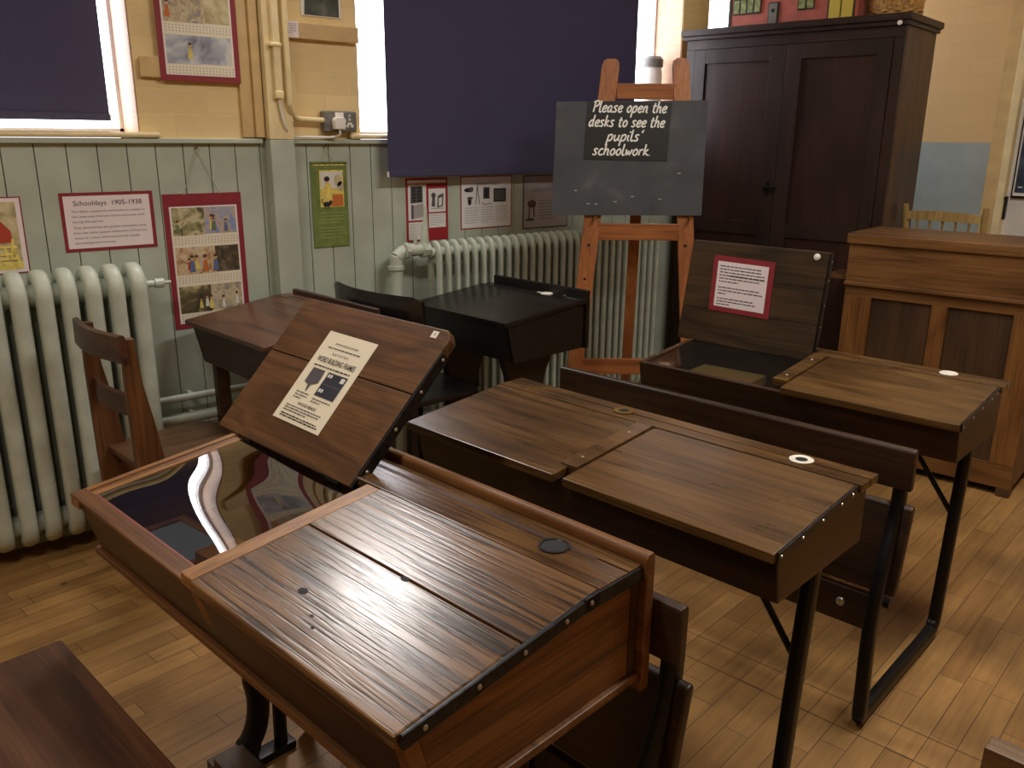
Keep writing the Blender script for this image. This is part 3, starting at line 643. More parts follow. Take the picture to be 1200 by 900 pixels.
# red poster with cupboard and desk pictures
t = poster('poster', 'red poster of a cupboard and a desk above the radiator valve', 1.979, 0.958, 0.218, 0.273, 'red')
a = Art(); a.rect(0.008, 0.210, 0.250, 0.263, 'paperw', 1).rect(0.010, 0.104, 0.092, 0.245, 'paperw', 1).rect(0.010, 0.104, 0.008, 0.084, 'paperw', 1).rect(0.116, 0.206, 0.124, 0.226, 'paperw', 1).rect(0.116, 0.206, 0.056, 0.118, 'paperw', 1)
a.shape([(0.024, 0.098), (0.09, 0.105), (0.088, 0.165), (0.024, 0.155)], 'ink3', 2).shape([(0.022, 0.165), (0.085, 0.168), (0.085, 0.238), (0.024, 0.238)], 'fig_grey', 2)
for i in range(5):
    a.rect(0.030, 0.050, 0.172 + i * 0.013, 0.181 + i * 0.013, 'ink', 3); a.rect(0.057, 0.079, 0.172 + i * 0.013, 0.181 + i * 0.013, 'ink', 3)
a.rect(0.026, 0.036, 0.098, 0.160, 'ink2', 3).lines(0.018, 0.095, 0.072, 6, 0.010, 0.002, 'ink3')
a.shape([(0.130, 0.15), (0.15, 0.145), (0.150, 0.19), (0.138, 0.205)], 'fig_grey', 2).shape([(0.160, 0.142), (0.192, 0.148), (0.196, 0.205), (0.165, 0.195)], 'fig_grey', 2).shape([(0.168, 0.150), (0.186, 0.152), (0.188, 0.188), (0.170, 0.184)], 'paperw', 3).ell(0.142, 0.196, 0.012, 0.012, 'ink2', 3).rect(0.128, 0.196, 0.137, 0.141, 'ink3', 2)
a.lines(0.122, 0.200, 0.108, 5, 0.010, 0.002, 'ink3'); a.build('picture', t, smooth=False)
# measuring tools poster
t = poster('poster', 'white poster of measuring tools with thin red border above the long radiator', 2.268, 0.995, 0.297, 0.238, 'red')
a = Art(); a.rect(0.005, 0.292, 0.005, 0.233, 'paperw', 1).text('MEASURING TOOLS', 0.085, 0.196, 0.011, 'ink2', 0.130)
a.ell(0.045, 0.176, 0.026, 0.010, 'ink', 2).ell(0.06, 0.178, 0.012, 0.012, 'fig_grey', 3).ell(0.050, 0.125, 0.011, 0.018, 'ink', 2).ell(0.052, 0.14, 0.017, 0.006, 'fig_grey', 3)
a.ribbon([(0.094, 0.195), (0.085, 0.112)], 0.004, 'ink2').ribbon([(0.094, 0.195), (0.106, 0.112)], 0.004, 'ink2').rect(0.128, 0.165, 0.134, 0.187, 'fig_grey', 2).rect(0.134, 0.160, 0.140, 0.180, 'ink', 3).rect(0.188, 0.262, 0.118, 0.180, 'ink', 2).rect(0.194, 0.256, 0.124, 0.174, 'fig_grey', 3).ribbon([(0.12, 0.118), (0.13, 0.108), (0.175, 0.112)], 0.003, 'ink2')
a.lines(0.022, 0.105, 0.094, 7, 0.011, 0.003, 'ink3', 0.7).lines(0.115, 0.19, 0.094, 7, 0.011, 0.003, 'ink3', 0.7).lines(0.2, 0.275, 0.094, 7, 0.011, 0.003, 'ink3', 0.7); a.build('picture', t, smooth=False)
# stool poster
t = poster('poster', 'grey poster of a small stool half hidden by the blackboard', 2.635, 0.975, 0.29, 0.256, 'fig_grey')
a = Art(); a.rect(0.006, 0.284, 0.006, 0.250, 'ink3', 1).text('MODEL MAKING', 0.09, 0.215, 0.009, 'fig_grey', 0.11).lines(0.06, 0.25, 0.19, 2, 0.012, 0.003, 'ink2', 0.8)
a.ell(0.055, 0.12, 0.028, 0.018, 'fig_brown', 2).ell(0.056, 0.125, 0.018, 0.010, 'ink2', 3).ribbon([(0.042, 0.11), (0.038, 0.05)], 0.008, 'fig_brown').ribbon([(0.068, 0.11), (0.07, 0.055)], 0.008, 'fig_brown').ell(0.045, 0.045, 0.03, 0.007, 'ink2', 2).lines(0.10, 0.25, 0.13, 7, 0.014, 0.003, 'ink2', 0.7); a.build('picture', t, smooth=False)

# framed picture on the door at the right edge
t = thing('framed_picture', 'dark framed blue picture on the white door at the right edge', 'picture', (XB + 0.004, 1.824, 1.13))
s = MB('iron'); s.box(-0.018, 0, -0.34, 0, 0.0, 0.50, 0.003); s.build('frame', t)
s = MB('white'); s.box(-0.0195, -0.018, -0.33, -0.008, 0.010, 0.49); s.build('mount', t)
s = MB(M['photo_blue']); s.box(-0.021, -0.0195, -0.322, -0.016, 0.026, 0.484)
s.m('fig_white')
for i in range(6): s.box(-0.0216, -0.021, -0.05 - 0.03 * i, -0.03 - 0.03 * i, 0.05 + 0.006 * (i % 2), 0.056 + 0.01 * (i % 3))
s.build('print', t)

# ================================================================== WOODEN DUAL DESK (front)
A1 = -1.4463; D1 = (0.299, 1.773, 0.0)
d1 = thing('dual_school_desk', 'large old oak dual desk in front, left lid propped open', 'desk', D1, A1, 'dual desks in rows')
L1 = 1.048; ZF, ZB, DL = 0.727, 0.768, 0.367
def ztop(v, zf=ZF, zb=ZB, dl=DL): return zf + (zb - zf) * v / dl
b = MB('oak_dark')
b.prism([(0.0, 0.704), (0.022, 0.707), (0.056, 0.578), (0.036, 0.578)], 'x', 0.0, L1, 0.003)          # slanted front board
b.box(0.02, L1 - 0.02, 0.05, 0.46, 0.585, 0.597)                                                        # floor of the boxes
b.box(0.0, L1, 0.45, 0.468, 0.58, 0.752)                                                                # inner back
b.build('case_front', d1)
b = MB('oak_end')
for u0, u1 in ((0.0, 0.02), (L1 - 0.022, L1 - 0.002)):
    b = MB('oak_end'); b.prism([(0.024, ztop(0.02) - 0.022), (0.368, ztop(0.368) - 0.022), (0.470, 0.745), (0.470, 0.578), (0.058, 0.578)], 'x', u0, u1, 0.002)
    b.build('end_panel', d1)
b = MB('oak_frame_v'); b.prism([(0.0, 0.704), (0.023, 0.707), (0.058, 0.576), (0.034, 0.576)], 'x', L1 - 0.024, L1 + 0.001, 0.002); b.build('corner_post', d1)
b = MB('oak_frame'); b.box(-0.008, L1 + 0.008, 0.026, 0.47, 0.562, 0.578, 0.004); b.build('bottom_moulding', d1)
# rim round the open box
b = MB('oak_frame')
zr = lambda v: ztop(v) - 0.019
b.prism([(-0.006, zr(0) - 0.004), (-0.006, zr(0)), (0.026, zr(0.026)), (0.026, zr(0.026) - 0.022), (0.004, zr(0) - 0.022)], 'x', -0.006, 0.487, 0.002)
b.build('front_rim', d1)
b = MB('oak_frame_v')
for u0, u1, dz in ((-0.006, 0.010, 0.0), (0.011, 0.036, -0.004)):
    b.prism([(-0.006, zr(-0.006) + dz), (0.368, zr(0.368) + dz), (0.368, zr(0.368) - 0.03), (-0.006, zr(0) - 0.024)], 'x', u0, u1, 0.002)
b.build('side_rim', d1)
b = MB(plain('reddish_tape', (122, 58, 48), 0.5)); b.prism([(0.0265, zr(0.03) - 0.0015), (0.031, zr(0.03) - 0.0015), (0.031, zr(0.03) - 0.02), (0.0265, zr(0.03) - 0.02)], 'x', 0.037, 0.486); b.build('sealing_strip', d1)
# divider
b = MB('oak_frame_v'); b.prism([(-0.008, ztop(-0.008) - 0.002), (0.367, ztop(0.367) - 0.002), (0.367, 0.60), (0.03, 0.60), (0.0, 0.70), (-0.008, 0.702)], 'x', 0.4875, 0.5265, 0.003); b.build('divider', d1)
# closed right lid: two boards with an open joint
def slab(b, u0, u1, v0, v1, th, bev=0.003, zt=ztop): b.prism([(v0, zt(v0) - th), (v1, zt(v1) - th), (v1, zt(v1)), (v0, zt(v0))], 'x', u0, u1, bev)
b = MB('oak'); slab(b, 0.529, 1.046, -0.012, 0.207, 0.02, 0.004); slab(b, 0.529, 1.046, 0.2095, 0.366, 0.02, 0.002)
lid_c = b.build('closed_lid', d1)
b = MB('steel'); slab(b, 1.0465, 1.0535, -0.004, 0.364, 0.021, 0.001)
b.box(1.049, 1.0535, 0.33, 0.47, 0.742, 0.766, 0.001); b.build('edge_strip', lid_c)
for v_ in (0.03, 0.12, 0.205, 0.29, 0.345): 
    s = MB('screw'); s.lathe([(0, 0), (0.004, 0), (0.0035, 0.0016), (0, 0.002)], (0, 0, 0), 10, Matrix.Translation((1.0533, v_, ztop(v_) - 0.010)) @ Matrix.Rotation(pi / 2, 4, 'Y')); s.build('screw', lid_c)
for (u, v_, r) in ((0.70, 0.087, 0.007), (0.765, 0.060, 0.003), (0.79, 0.045, 0.0025), (0.80, 0.205, 0.006)):
    z = ztop(v_) + 0.0003; b = MB('hole'); b.poly([(u + r * 1.5 * cos(2 * pi * i / 12), v_ + r * sin(2 * pi * i / 12), z + r * sin(2 * pi * i / 12) * 0.11) for i in range(12)]); b.build('worn_hole', lid_c)
# pen shelf, ink well and back rail
b = MB('oak_shelf'); b.box(-0.002, 1.05, 0.3675, 0.437, 0.750, 0.768, 0.002).box(-0.002, 1.05, 0.4395, 0.4715, 0.750, 0.7685, 0.002)
b.m('oak_dark').box(0.25, 0.99, 0.431, 0.4455, 0.7675, 0.7684)
b.build('pen_shelf', d1)
b = MB('steel'); b.lathe([(0.0205, 0.0), (0.0255, 0.0), (0.0262, 0.0022), (0.022, 0.0026), (0.0205, 0.001)], (0.914, 0.420, 0.768), 26)
b.m('hole').lathe([(0, 0.0009), (0.0208, 0.0009), (0.0208, 0.0011), (0, 0.0012)], (0.914, 0.420, 0.768), 26); b.build('inkwell', d1)
b = MB('oak_frame'); b.prism([(0.472, 0.541), (0.494, 0.541), (0.494, 0.778), (0.490, 0.786), (0.477, 0.786), (0.472, 0.780)], 'x', -0.012, L1 + 0.012, 0.003); b.build('back_rail', d1)
# warped clear cover over the box
g = MB('acryl'); nu, nv = 44, 34; V_ = []
def cover(i, j):
    a, c = i / nu, j / nv; u = 0.0375 + 0.449 * a; v_ = 0.032 + 0.334 * c
    h = sum(k_ * cos(p * pi * a) * cos(q * pi * c) for p, q, k_ in WARP)
    return (u, v_, zr(v_) - 0.0065 + h)
WARP = ((0, 1, 0.000806), (0, 2, 0.000332), (0, 3, 0.000252), (0, 4, -0.000246), (1, 0, -0.00009), (1, 1, -0.000411), (1, 2, 0.000811), (1, 3, -0.000375),
        (2, 0, 0.000365), (2, 1, -0.001015), (2, 2, 0.000067), (3, 0, -0.000049), (3, 1, 0.000115), (4, 0, 0.000157))
V_ = [[g.bm.verts.new(cover(i, j)) for j in range(nv + 1)] for i in range(nu + 1)]
for i in range(nu):
    for j_ in range(nv): g.bm.faces.new([V_[i][j_], V_[i + 1][j_], V_[i + 1][j_ + 1], V_[i][j_ + 1]])
g.build('clear_cover', d1, angle=180)
# open left lid, tipped back beyond upright
TH1 = radians(46)
lid = MB('plylid'); LW0, LW1 = -0.074, 0.447; LH = 0.362
def lidpoly(v0, v1, cut=0.0):
    lid.prism([(LW0 + 0.01 * v0, v0), (LW1 + 0.06 * v0, v0), (LW1 + 0.06 * v1, v1 - cut), (LW1 + 0.06 * v1 - cut, v1), (LW0 + 0.01 * v1, v1)] if cut else [(LW0 + 0.01 * v0, v0), (LW1 + 0.06 * v0, v0), (LW1 + 0.06 * v1, v1), (LW0 + 0.01 * v1, v1)], 'z', -0.024, 0, 0.003)
lidpoly(-0.012, 0.205); lidpoly(0.207, LH, 0.02)
lo = lid.build('open_lid', d1, (0, 0.36, 0.760), (TH1, 0, 0.0))
s = MB('steel'); s.prism([(LW1, -0.012), (LW1 + 0.007, -0.012), (LW1 + 0.024, 0.31), (LW1 + 0.017, 0.31)], 'z', -0.025, -0.001, 0.001); s.build('edge_strip', lo)
for v_ in (0.03, 0.13, 0.22, 0.30):
    s = MB('screw'); s.lathe([(0, 0), (0.004, 0), (0.003, 0.002), (0, 0.0022)], (0, 0, 0), 10, Matrix.Translation((LW1 + 0.0075 + 0.055 * v_, v_, -0.012)) @ Matrix.Rotation(pi / 2, 4, 'Y')); s.build('screw', lo)
s = MB('whiteplastic'); s.box(0.412, 0.430, 0.337, 0.353, 0.0003, 0.0012).m('ink3').box(0.419, 0.424, 0.343, 0.348, 0.0012, 0.0015); s.build('white_sticker', lo)
s = MB('brass'); s.box(LW0 + 0.003, LW0 + 0.012, 0.05, 0.06, 0.0003, 0.0015, 0.0004); s.build('brass_tack', lo)
for u in (0.02, 0.36): s = MB('iron'); s.box(u, u + 0.05, 0.352, 0.372, 0.742, 0.752, 0.002); s.build('hinge', d1)
# contents
cz = 0.598
t = thing('writing_slate', 'grey writing slate in wooden frame inside the open front desk', 'slate', mw=TR(D1, A1) @ Matrix.Translation((0.05, 0.06, cz)) @ Matrix.Rotation(radians(4), 4, 'Z'))
s = MB('oak_frame'); s.box(0, 0.22, 0, 0.018, 0, 0.012, 0.002).box(0, 0.22, 0.122, 0.14, 0, 0.012, 0.002).box(0, 0.018, 0.018, 0.122, 0, 0.012, 0.002).box(0.202, 0.22, 0.018, 0.122, 0, 0.012, 0.002); s.build('frame', t)
s = MB('bluegrey'); s.box(0.018, 0.202, 0.018, 0.122, 0.003, 0.007); s.build('slate', t)
t = tag(MB('oak_frame_v').box(0, 0.16, 0, 0.085, 0, 0.055, 0.004).build('pencil_box'), 'brown wooden pencil box under the clear cover of the front desk', 'box')
t.matrix_world = TR(D1, A1) @ Matrix.Translation((0.30, 0.10, cz)) @ Matrix.Rotation(radians(6), 4, 'Z')
# cast iron legs and foot board
def sleg(u):
    b = MB('iron'); b.tube(smoothpath([(u, 0.27, 0.566), (u, 0.268, 0.40), (u, 0.262, 0.26), (u, 0.272, 0.17), (u, 0.262, 0.10), (u, 0.235, 0.05), (u, 0.225, 0.012)], 5), [0.024] * 12 + [0.026] * 12 + [0.03] * 7, 12); b.build('leg', d1)
    b = MB('iron'); b.box(u - 0.022, u + 0.022, 0.05, 0.35, 0.0, 0.022, 0.006).tube(smoothpath([(u, 0.32, 0.016), (u, 0.325, 0.2), (u, 0.34, 0.4), (u, 0.35, 0.566)], 5), 0.016, 10); b.build('foot', d1)
sleg(0.16); sleg(0.955)
b = MB('oak_dark'); b.box(0.214, 0.93, 0.130, 0.198, 0.096, 0.118, 0.003); 
for u in (0.20, 0.93): b.box(u - 0.018, u + 0.014, 0.13, 0.2, 0.0, 0.096)
b.build('foot_board', d1)

# notice lying on the open lid
mwl = TR(D1, A1) @ Matrix.Translation((0, 0.36, 0.760)) @ Matrix.Rotation(TH1, 4, 'X')
t = thing('paper_notice', 'cream printed sheet about word building frames on the open front lid', 'notice', mw=mwl @ Matrix.Translation((0.0945, 0.058, 0.0003)) @ Matrix.Rotation(radians(-0.8), 4, 'Z'))
NW, NH = 0.181, 0.234
s = MB('paper2'); s.box(0, NW, 0, NH, 0, 0.0008); s.build('sheet', t)
a = Art('xy', 0.0009)
a.text('SENTENCE BUILDING FRAMES', NW / 2, NH - 0.030, 0.005, 'ink', 0.085, 'c').lines(0.03, 0.15, NH - 0.041, 1, 0.01, 0.0028, 'ink2', 1.0)
a.text('BUILT-UP TRAY', NW / 2, NH - 0.056, 0.006, 'ink2', 0.062, 'c').text('WORD BUILDING FRAMES', NW / 2, NH - 0.078, 0.014, 'ink', 0.142, 'c', bold=0.01).lines(0.022, 0.158, NH - 0.090, 1, 0.01, 0.0032, 'ink', 1.0)
a.rect(0.088, 0.160, 0.078, 0.138, 'fig_dk', 2)
for i in range(3):
    for k_ in range(4):
        if i != 1: a.rect(0.093 + 0.009 * k_, 0.100 + 0.009 * k_, 0.084 + 0.038 * (i // 2) + 0.004, 0.096 + 0.038 * (i // 2), 'fig_white' if k_ < 2 else 'fig_dk', 3)
a.rect(0.142, 0.156, 0.122, 0.134, 'fig_white', 3).rect(0.088, 0.160, 0.107, 0.109, 'fig_grey', 3)
a.shape([(0.028, 0.100), (0.046, 0.095), (0.050, 0.080), (0.054, 0.080), (0.056, 0.096), (0.076, 0.105), (0.074, 0.138), (0.028, 0.138)], 'ink2', 2)
a.lines(0.024, 0.074, 0.072, 3, 0.007, 0.0026, 'ink2', 0.6).lines(0.09, 0.16, 0.068, 2, 0.007, 0.0026, 'ink2', 0.5)
a.text('WOOD BEADS', NW / 2, 0.044, 0.0075, 'ink', 0.070, 'c', bold=0.008).lines(0.02, 0.165, 0.036, 3, 0.0062, 0.0026, 'ink2', 0.6).lines(0.02, 0.165, 0.014, 2, 0.0055, 0.003, 'ink', 1.0)
a.build('print', t, smooth=False)

# bench seat of the front desk
t = thing('school_bench', 'reddish brown bench plank in the bottom left corner', 'bench', D1, A1)
b = MB('bench'); b.box(0.042, 1.0, -0.34, -0.075, 0.405, 0.430, 0.008); b.build('seat', t)
for u in (0.16, 0.92):
    b = MB('iron'); b.tube([(u, -0.2, 0.0), (u, -0.2, 0.405)], 0.02, 10).box(u - 0.02, u + 0.02, -0.32, -0.09, 0.39, 0.405, 0.002).box(u - 0.02, u + 0.02, -0.30, -0.10, 0.0, 0.02, 0.004); b.build('leg', t)

# ================================================================== STEEL FRAMED DUAL DESKS
def frame_desk(loc, rz, label, opened):
    d = thing('dual_school_desk', label, 'desk', loc, rz, 'dual desks in rows')
    Lq = 1.0; zf, zb, dl = 0.709, 0.740, 0.328
    zt = lambda v: zf + (zb - zf) * v / dl
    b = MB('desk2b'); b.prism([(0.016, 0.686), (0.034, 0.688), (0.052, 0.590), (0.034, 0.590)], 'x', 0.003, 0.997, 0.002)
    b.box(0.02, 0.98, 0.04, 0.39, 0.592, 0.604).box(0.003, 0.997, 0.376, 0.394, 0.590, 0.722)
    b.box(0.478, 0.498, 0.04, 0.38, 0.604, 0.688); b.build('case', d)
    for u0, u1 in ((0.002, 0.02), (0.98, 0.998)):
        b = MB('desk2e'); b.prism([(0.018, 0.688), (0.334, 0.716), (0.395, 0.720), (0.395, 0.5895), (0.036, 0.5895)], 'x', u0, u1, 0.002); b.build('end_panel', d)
    def lid_slab(u0, u1, mat='desk2'):
        b = MB(mat); slab(b, u0, u1, -0.010, 0.326, 0.021, 0.004, zt); return b.build('closed_lid', d)
    lr = lid_slab(0.514, 1.002)
    if not opened: lid_slab(-0.008, 0.488)
    b = MB('steel'); slab(b, 1.0025, 1.0075, 0.0, 0.322, 0.022, 0.001, zt); b.build('edge_strip', lr)
    for v_ in (0.01, 0.09, 0.17, 0.25, 0.30):
        s = MB('screw'); s.lathe([(0, 0), (0.0035, 0), (0.003, 0.0016), (0, 0.002)], (0, 0, 0), 10, Matrix.Translation((1.0073, v_, zt(v_) - 0.011)) @ Matrix.Rotation(pi / 2, 4, 'Y')); s.build('screw', lr)
    b = MB('desk2'); b.prism([(0.042, zt(0.042) - 0.018), (0.328, zt(0.328) - 0.018), (0.328, zt(0.328) + 0.004), (0.042, zt(0.042) + 0.004)], 'x', 0.4655, 0.5115, 0.002)
    dv = b.build('divider', d)
    b = MB('screw'); 
    for v_ in (0.09, 0.26): b.lathe([(0, 0), (0.004, 0), (0.003, 0.0012), (0, 0.0014)], (0.488, v_, zt(v_) + 0.004), 10)
    b.build('screw', dv)
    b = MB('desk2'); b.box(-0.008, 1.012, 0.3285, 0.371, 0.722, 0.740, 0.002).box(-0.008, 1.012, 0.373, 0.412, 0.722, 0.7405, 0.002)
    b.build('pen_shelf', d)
    for u in ((0.389, 0.863) if not opened else (0.389, 0.857)):
        w_ = MB('porcelain' if u > 0.5 else 'brass'); w_.lathe([(0.013, 0.0), (0.0255, 0.0), (0.026, 0.0025), (0.022, 0.004), (0.013, 0.0022)], (u, 0.371, 0.7405), 24)
        w_.m('porcelain' if opened and u > 0.5 else 'hole').lathe([(0, 0.0012), (0.0135, 0.0012), (0.0135, 0.0022), (0, 0.0024)], (u, 0.371, 0.7405), 20); w_.build('inkwell', d)
    # steel end frames
    for u in (0.03, 0.97):
        q = 1 if u > 0.5 else -1
        b = MB('iron')
        b.sweep(smoothpath([(u, 0.238, 0.592), (u, 0.214, 0.34), (u, 0.192, 0.075), (u, 0.178, 0.036), (u, 0.14, 0.0195), (u, -0.08, 0.0195), (u, -0.33, 0.0195), (u + q * 0.003, -0.365, 0.030), (u + q * 0.003, -0.372, 0.075), (u + q * -0.010, -0.338, 0.30), (u + q * -0.018, -0.244, 0.50), (u + q * -0.020, -0.228, 0.606)], 5), 0.016, 0.0195, (1, 0, 0), 20, e=0.6); b.build('end_frame', d)
        q = -1 if u > 0.5 else 1
        b = MB('iron'); b.tube([(u, 0.216, 0.365), (u + q * 0.165, 0.216, 0.59)], 0.0075, 8); b.build('brace', d)
    # back rest, tip-up seat, bearer
    b = MB('desk2b'); b.prism([(-0.246, 0.598), (-0.268, 0.598), (-0.269, 0.697), (-0.264, 0.703), (-0.250, 0.703), (-0.245, 0.697)], 'x', -0.105, 0.985, 0.005); b.build('backrest', d)
    b = MB('desk2b'); b.prism([(-0.286, 0.326), (-0.262, 0.322), (-0.216, 0.542), (-0.226, 0.550), (-0.240, 0.545)], 'x', 0.025, 0.988, 0.005)
    st = b.build('tip_up_seat', d)
    for u in (0.05, 0.962): b = MB('iron'); b.box(u - 0.006, u + 0.006, -0.31, -0.268, 0.30, 0.36, 0.003).tube([(u - 0.012, -0.29, 0.31), (u + 0.022, -0.29, 0.31)], 0.014, 10); b.build('hinge', st)
    b = MB('desk2b'); b.box(0.04, 0.96, -0.292, -0.270, 0.215, 0.312, 0.003); br = b.build('bearer_rail', d)
    for u in (0.13, 0.865):
        s = MB('screw'); s.lathe([(0, 0), (0.012, 0), (0.010, 0.005), (0.004, 0.008), (0, 0.0085)], (0, 0, 0), 14, Matrix.Translation((u, -0.292, 0.270)) @ Matrix.Rotation(pi / 2, 4, 'X')); s.build('bolt', br)
    return d
A2 = -1.4489; D2 = (1.077, 1.743, 0.0)
frame_desk(D2, A2, 'brown dual desk with both lids shut, second row', False)
A3 = -1.4304; D3 = (2.029, 1.863, 0.0)
d3 = frame_desk(D3, A3, 'brown dual desk with raised left lid in front of the teacher\'s desk', True)
TH3 = radians(87)
b = MB('lid3')
for v0, v1 in ((-0.024, 0.0935), (0.0945, 0.2105), (0.2115, 0.328)): b.prism([(-0.048 + 0.09 * v0, v0), (0.457 + 0.045 * v0, v0), (0.457 + 0.045 * v1, v1), (-0.048 + 0.09 * v1, v1)], 'z', -0.021, 0, 0.0015)
lo3 = b.build('open_lid', d3, (0, 0.328, 0.735), (TH3, 0, 0))
s = MB('steel'); s.prism([(0.458, -0.02), (0.464, -0.02), (0.478, 0.325), (0.472, 0.325)], 'z', -0.022, -0.001, 0.001); s.build('edge_strip', lo3)
s = MB('whiteplastic'); s.lathe([(0, 0), (0.011, 0), (0.010, 0.003), (0.004, 0.005), (0, 0.0055)], (0.432, 0.311, 0.0), 16); s.build('white_stud', lo3)
s = MB('screw')
for v_ in (0.02, 0.09, 0.16, 0.24, 0.30): s.lathe([(0, 0), (0.003, 0), (0.003, 0.0012), (0, 0.0014)], (0, 0, 0), 8, Matrix.Translation((0.465 + 0.042 * v_, v_, -0.01)) @ Matrix.Rotation(pi / 2, 4, 'Y'))
s.build('screw', lo3)
g = MB('acryl_dull'); g.prism([(0.036, 0.684), (0.325, 0.710), (0.325, 0.712), (0.036, 0.686)], 'x', 0.022, 0.476); g.build('clear_cover', d3)
b = MB('screw')
for v_ in (0.11, 0.235): b.lathe([(0, 0), (0.004, 0), (0.0035, 0.002), (0, 0.0025)], (0.011, v_, 0.688 + (0.716 - 0.688) * (v_ - 0.018) / 0.316), 10)
b.build('screw', d3)
t = tag(MB('card').box(0, 0.23, 0, 0.17, 0, 0.03, 0.001).build('exercise_book'), 'tan exercise book lying inside the rear open desk', 'book')
t.matrix_world = TR(D3, A3) @ Matrix.Translation((0.085, 0.150, 0.6045)) @ Matrix.Rotation(radians(3), 4, 'Z')
mwl = TR(D3, A3) @ Matrix.Translation((0, 0.328, 0.735)) @ Matrix.Rotation(TH3, 4, 'X')
t = thing('paper_notice', 'maroon bordered notice of small text on the rear raised lid', 'notice', mw=mwl @ Matrix.Translation((0.067, 0.094, 0.0005)) @ Matrix.Rotation(radians(-1.0), 4, 'Z'))
s = MB('maroon'); s.box(0, 0.226, 0, 0.190, 0, 0.0012, 0.0004); s.build('backing', t)
a = Art('xy', 0.0013); a.rect(0.018, 0.206, 0.017, 0.172, 'paper', 1); a.build('paper', t, smooth=False)
a = Art('xy', 0.0013); a.lines(0.028, 0.196, 0.155, 6, 0.0105, 0.0036, 'ink2', 0.45); a.lines(0.07, 0.196, 0.1235, 1, 0.01, 0.0042, 'ink', 1.0, 3); a.lines(0.028, 0.196, 0.082, 3, 0.0105, 0.0036, 'ink2', 0.18); a.lines(0.028, 0.18, 0.044, 3, 0.0098, 0.0036, 'ink2', 0.35); a.build('lettering', t, smooth=False)

# ================================================================== SINGLE DESKS
def single_desk(loc, rz, label, Lq, D, zf, zb, zr_, top, body, depth, porcelain, rail_z):
    d = thing('single_school_desk', label, 'desk', loc, rz, 'single desks by the wall'); zt = lambda v: zf + (zb - zf) * v / D; S = D + 0.085
    b = MB(top); slab(b, -0.006, Lq + 0.006, -0.006, D - 0.002, 0.018, 0.004, zt); b.build('lid', d)
    b = MB(top); b.box(-0.004, Lq + 0.004, D, S - 0.022, zb - 0.018, zb, 0.002)
    b.m('hole').box(0.06, Lq - 0.2, D + 0.014, D + 0.026, zb - 0.001, zb + 0.0004); b.build('pen_shelf', d)
    b = MB(body); b.prism([(0.016, zf - 0.019), (0.034, zf - 0.019), (0.07, zf - depth), (0.05, zf - depth)], 'x', 0.004, Lq - 0.004, 0.002)
    b.box(0.01, Lq - 0.01, 0.06, S - 0.03, zf - depth, zf - depth + 0.012)
    for u0, u1 in ((0.006, 0.022), (Lq - 0.022, Lq - 0.006)): b.prism([(0.016, zf - 0.019), (D, zb - 0.019), (S - 0.024, zb - 0.019), (S - 0.024, zf - depth), (0.05, zf - depth)], 'x', u0, u1, 0.002)
    b.build('case', d)
    b = MB(body); b.box(0.012, Lq + 0.006, S - 0.022, S, zf - depth - 0.004, rail_z, 0.006); b.build('back_rail', d)
    if porcelain:
        b = MB('porcelain'); b.lathe([(0.0, 0.0), (0.026, 0.0), (0.027, 0.003), (0.02, 0.006), (0, 0.0065)], (Lq * 0.66, D + 0.035, zb), 22).box(Lq * 0.66 - 0.05, Lq * 0.66 - 0.02, D + 0.03, D + 0.038, zb, zb + 0.003); b.build('inkwell_cover', d)
        b = MB('screw'); b.box(Lq * 0.86, Lq * 0.96, D + 0.03, D + 0.034, zb + 0.0003, zb + 0.0015).box(Lq * 0.8, Lq * 0.815, D + 0.052, D + 0.058, zb + 0.0003, zb + 0.006); b.build('catch', d)
    return d, S
d4, S4 = single_desk((1.843, 2.949, 0), -1.482, 'small black single desk with white inkwell cover by the radiator', 0.561, 0.3805, 0.745, 0.780, 0.799, 'black_wood', 'black_body', 0.165, True, 0.815)
for u in (0.075, 0.455):
    b = MB('black_body'); b.prism([(0.06, 0.578), (0.34, 0.578), (0.30, 0.50), (0.275, 0.42), (0.275, 0.06), (0.36, 0.0), (0.03, 0.0), (0.10, 0.06), (0.10, 0.42), (0.09, 0.50)], 'x', u, u + 0.032, 0.003); b.build('leg', d4)
b = MB('black_body'); b.box(0.107, 0.455, 0.17, 0.20, 0.10, 0.18, 0.003); b.build('stretcher', d4)
d5, S5 = single_desk((0.966, 3.085, 0), -1.4756, 'reddish brown single desk against the boarded wall below the calendar', 0.57, 0.363, 0.759, 0.806, 0.83, 'desk5', 'desk5b', 0.165, False, 0.825)
for u in (0.03, 0.52):
    for v_ in (0.07, 0.38):
        b = MB('desk5b'); b.prism([(v_, 0.0), (v_ + 0.035, 0.0), (v_ + 0.045, 0.593), (v_ - 0.005, 0.593)], 'x', u, u + 0.035, 0.003); b.build('leg', d5)
b = MB('iron'); b.lathe([(0, 0), (0.016, 0), (0.016, 0.012), (0, 0.014)], (0.04, 0.12, 0.58), 14); b.build('bolt', d5)

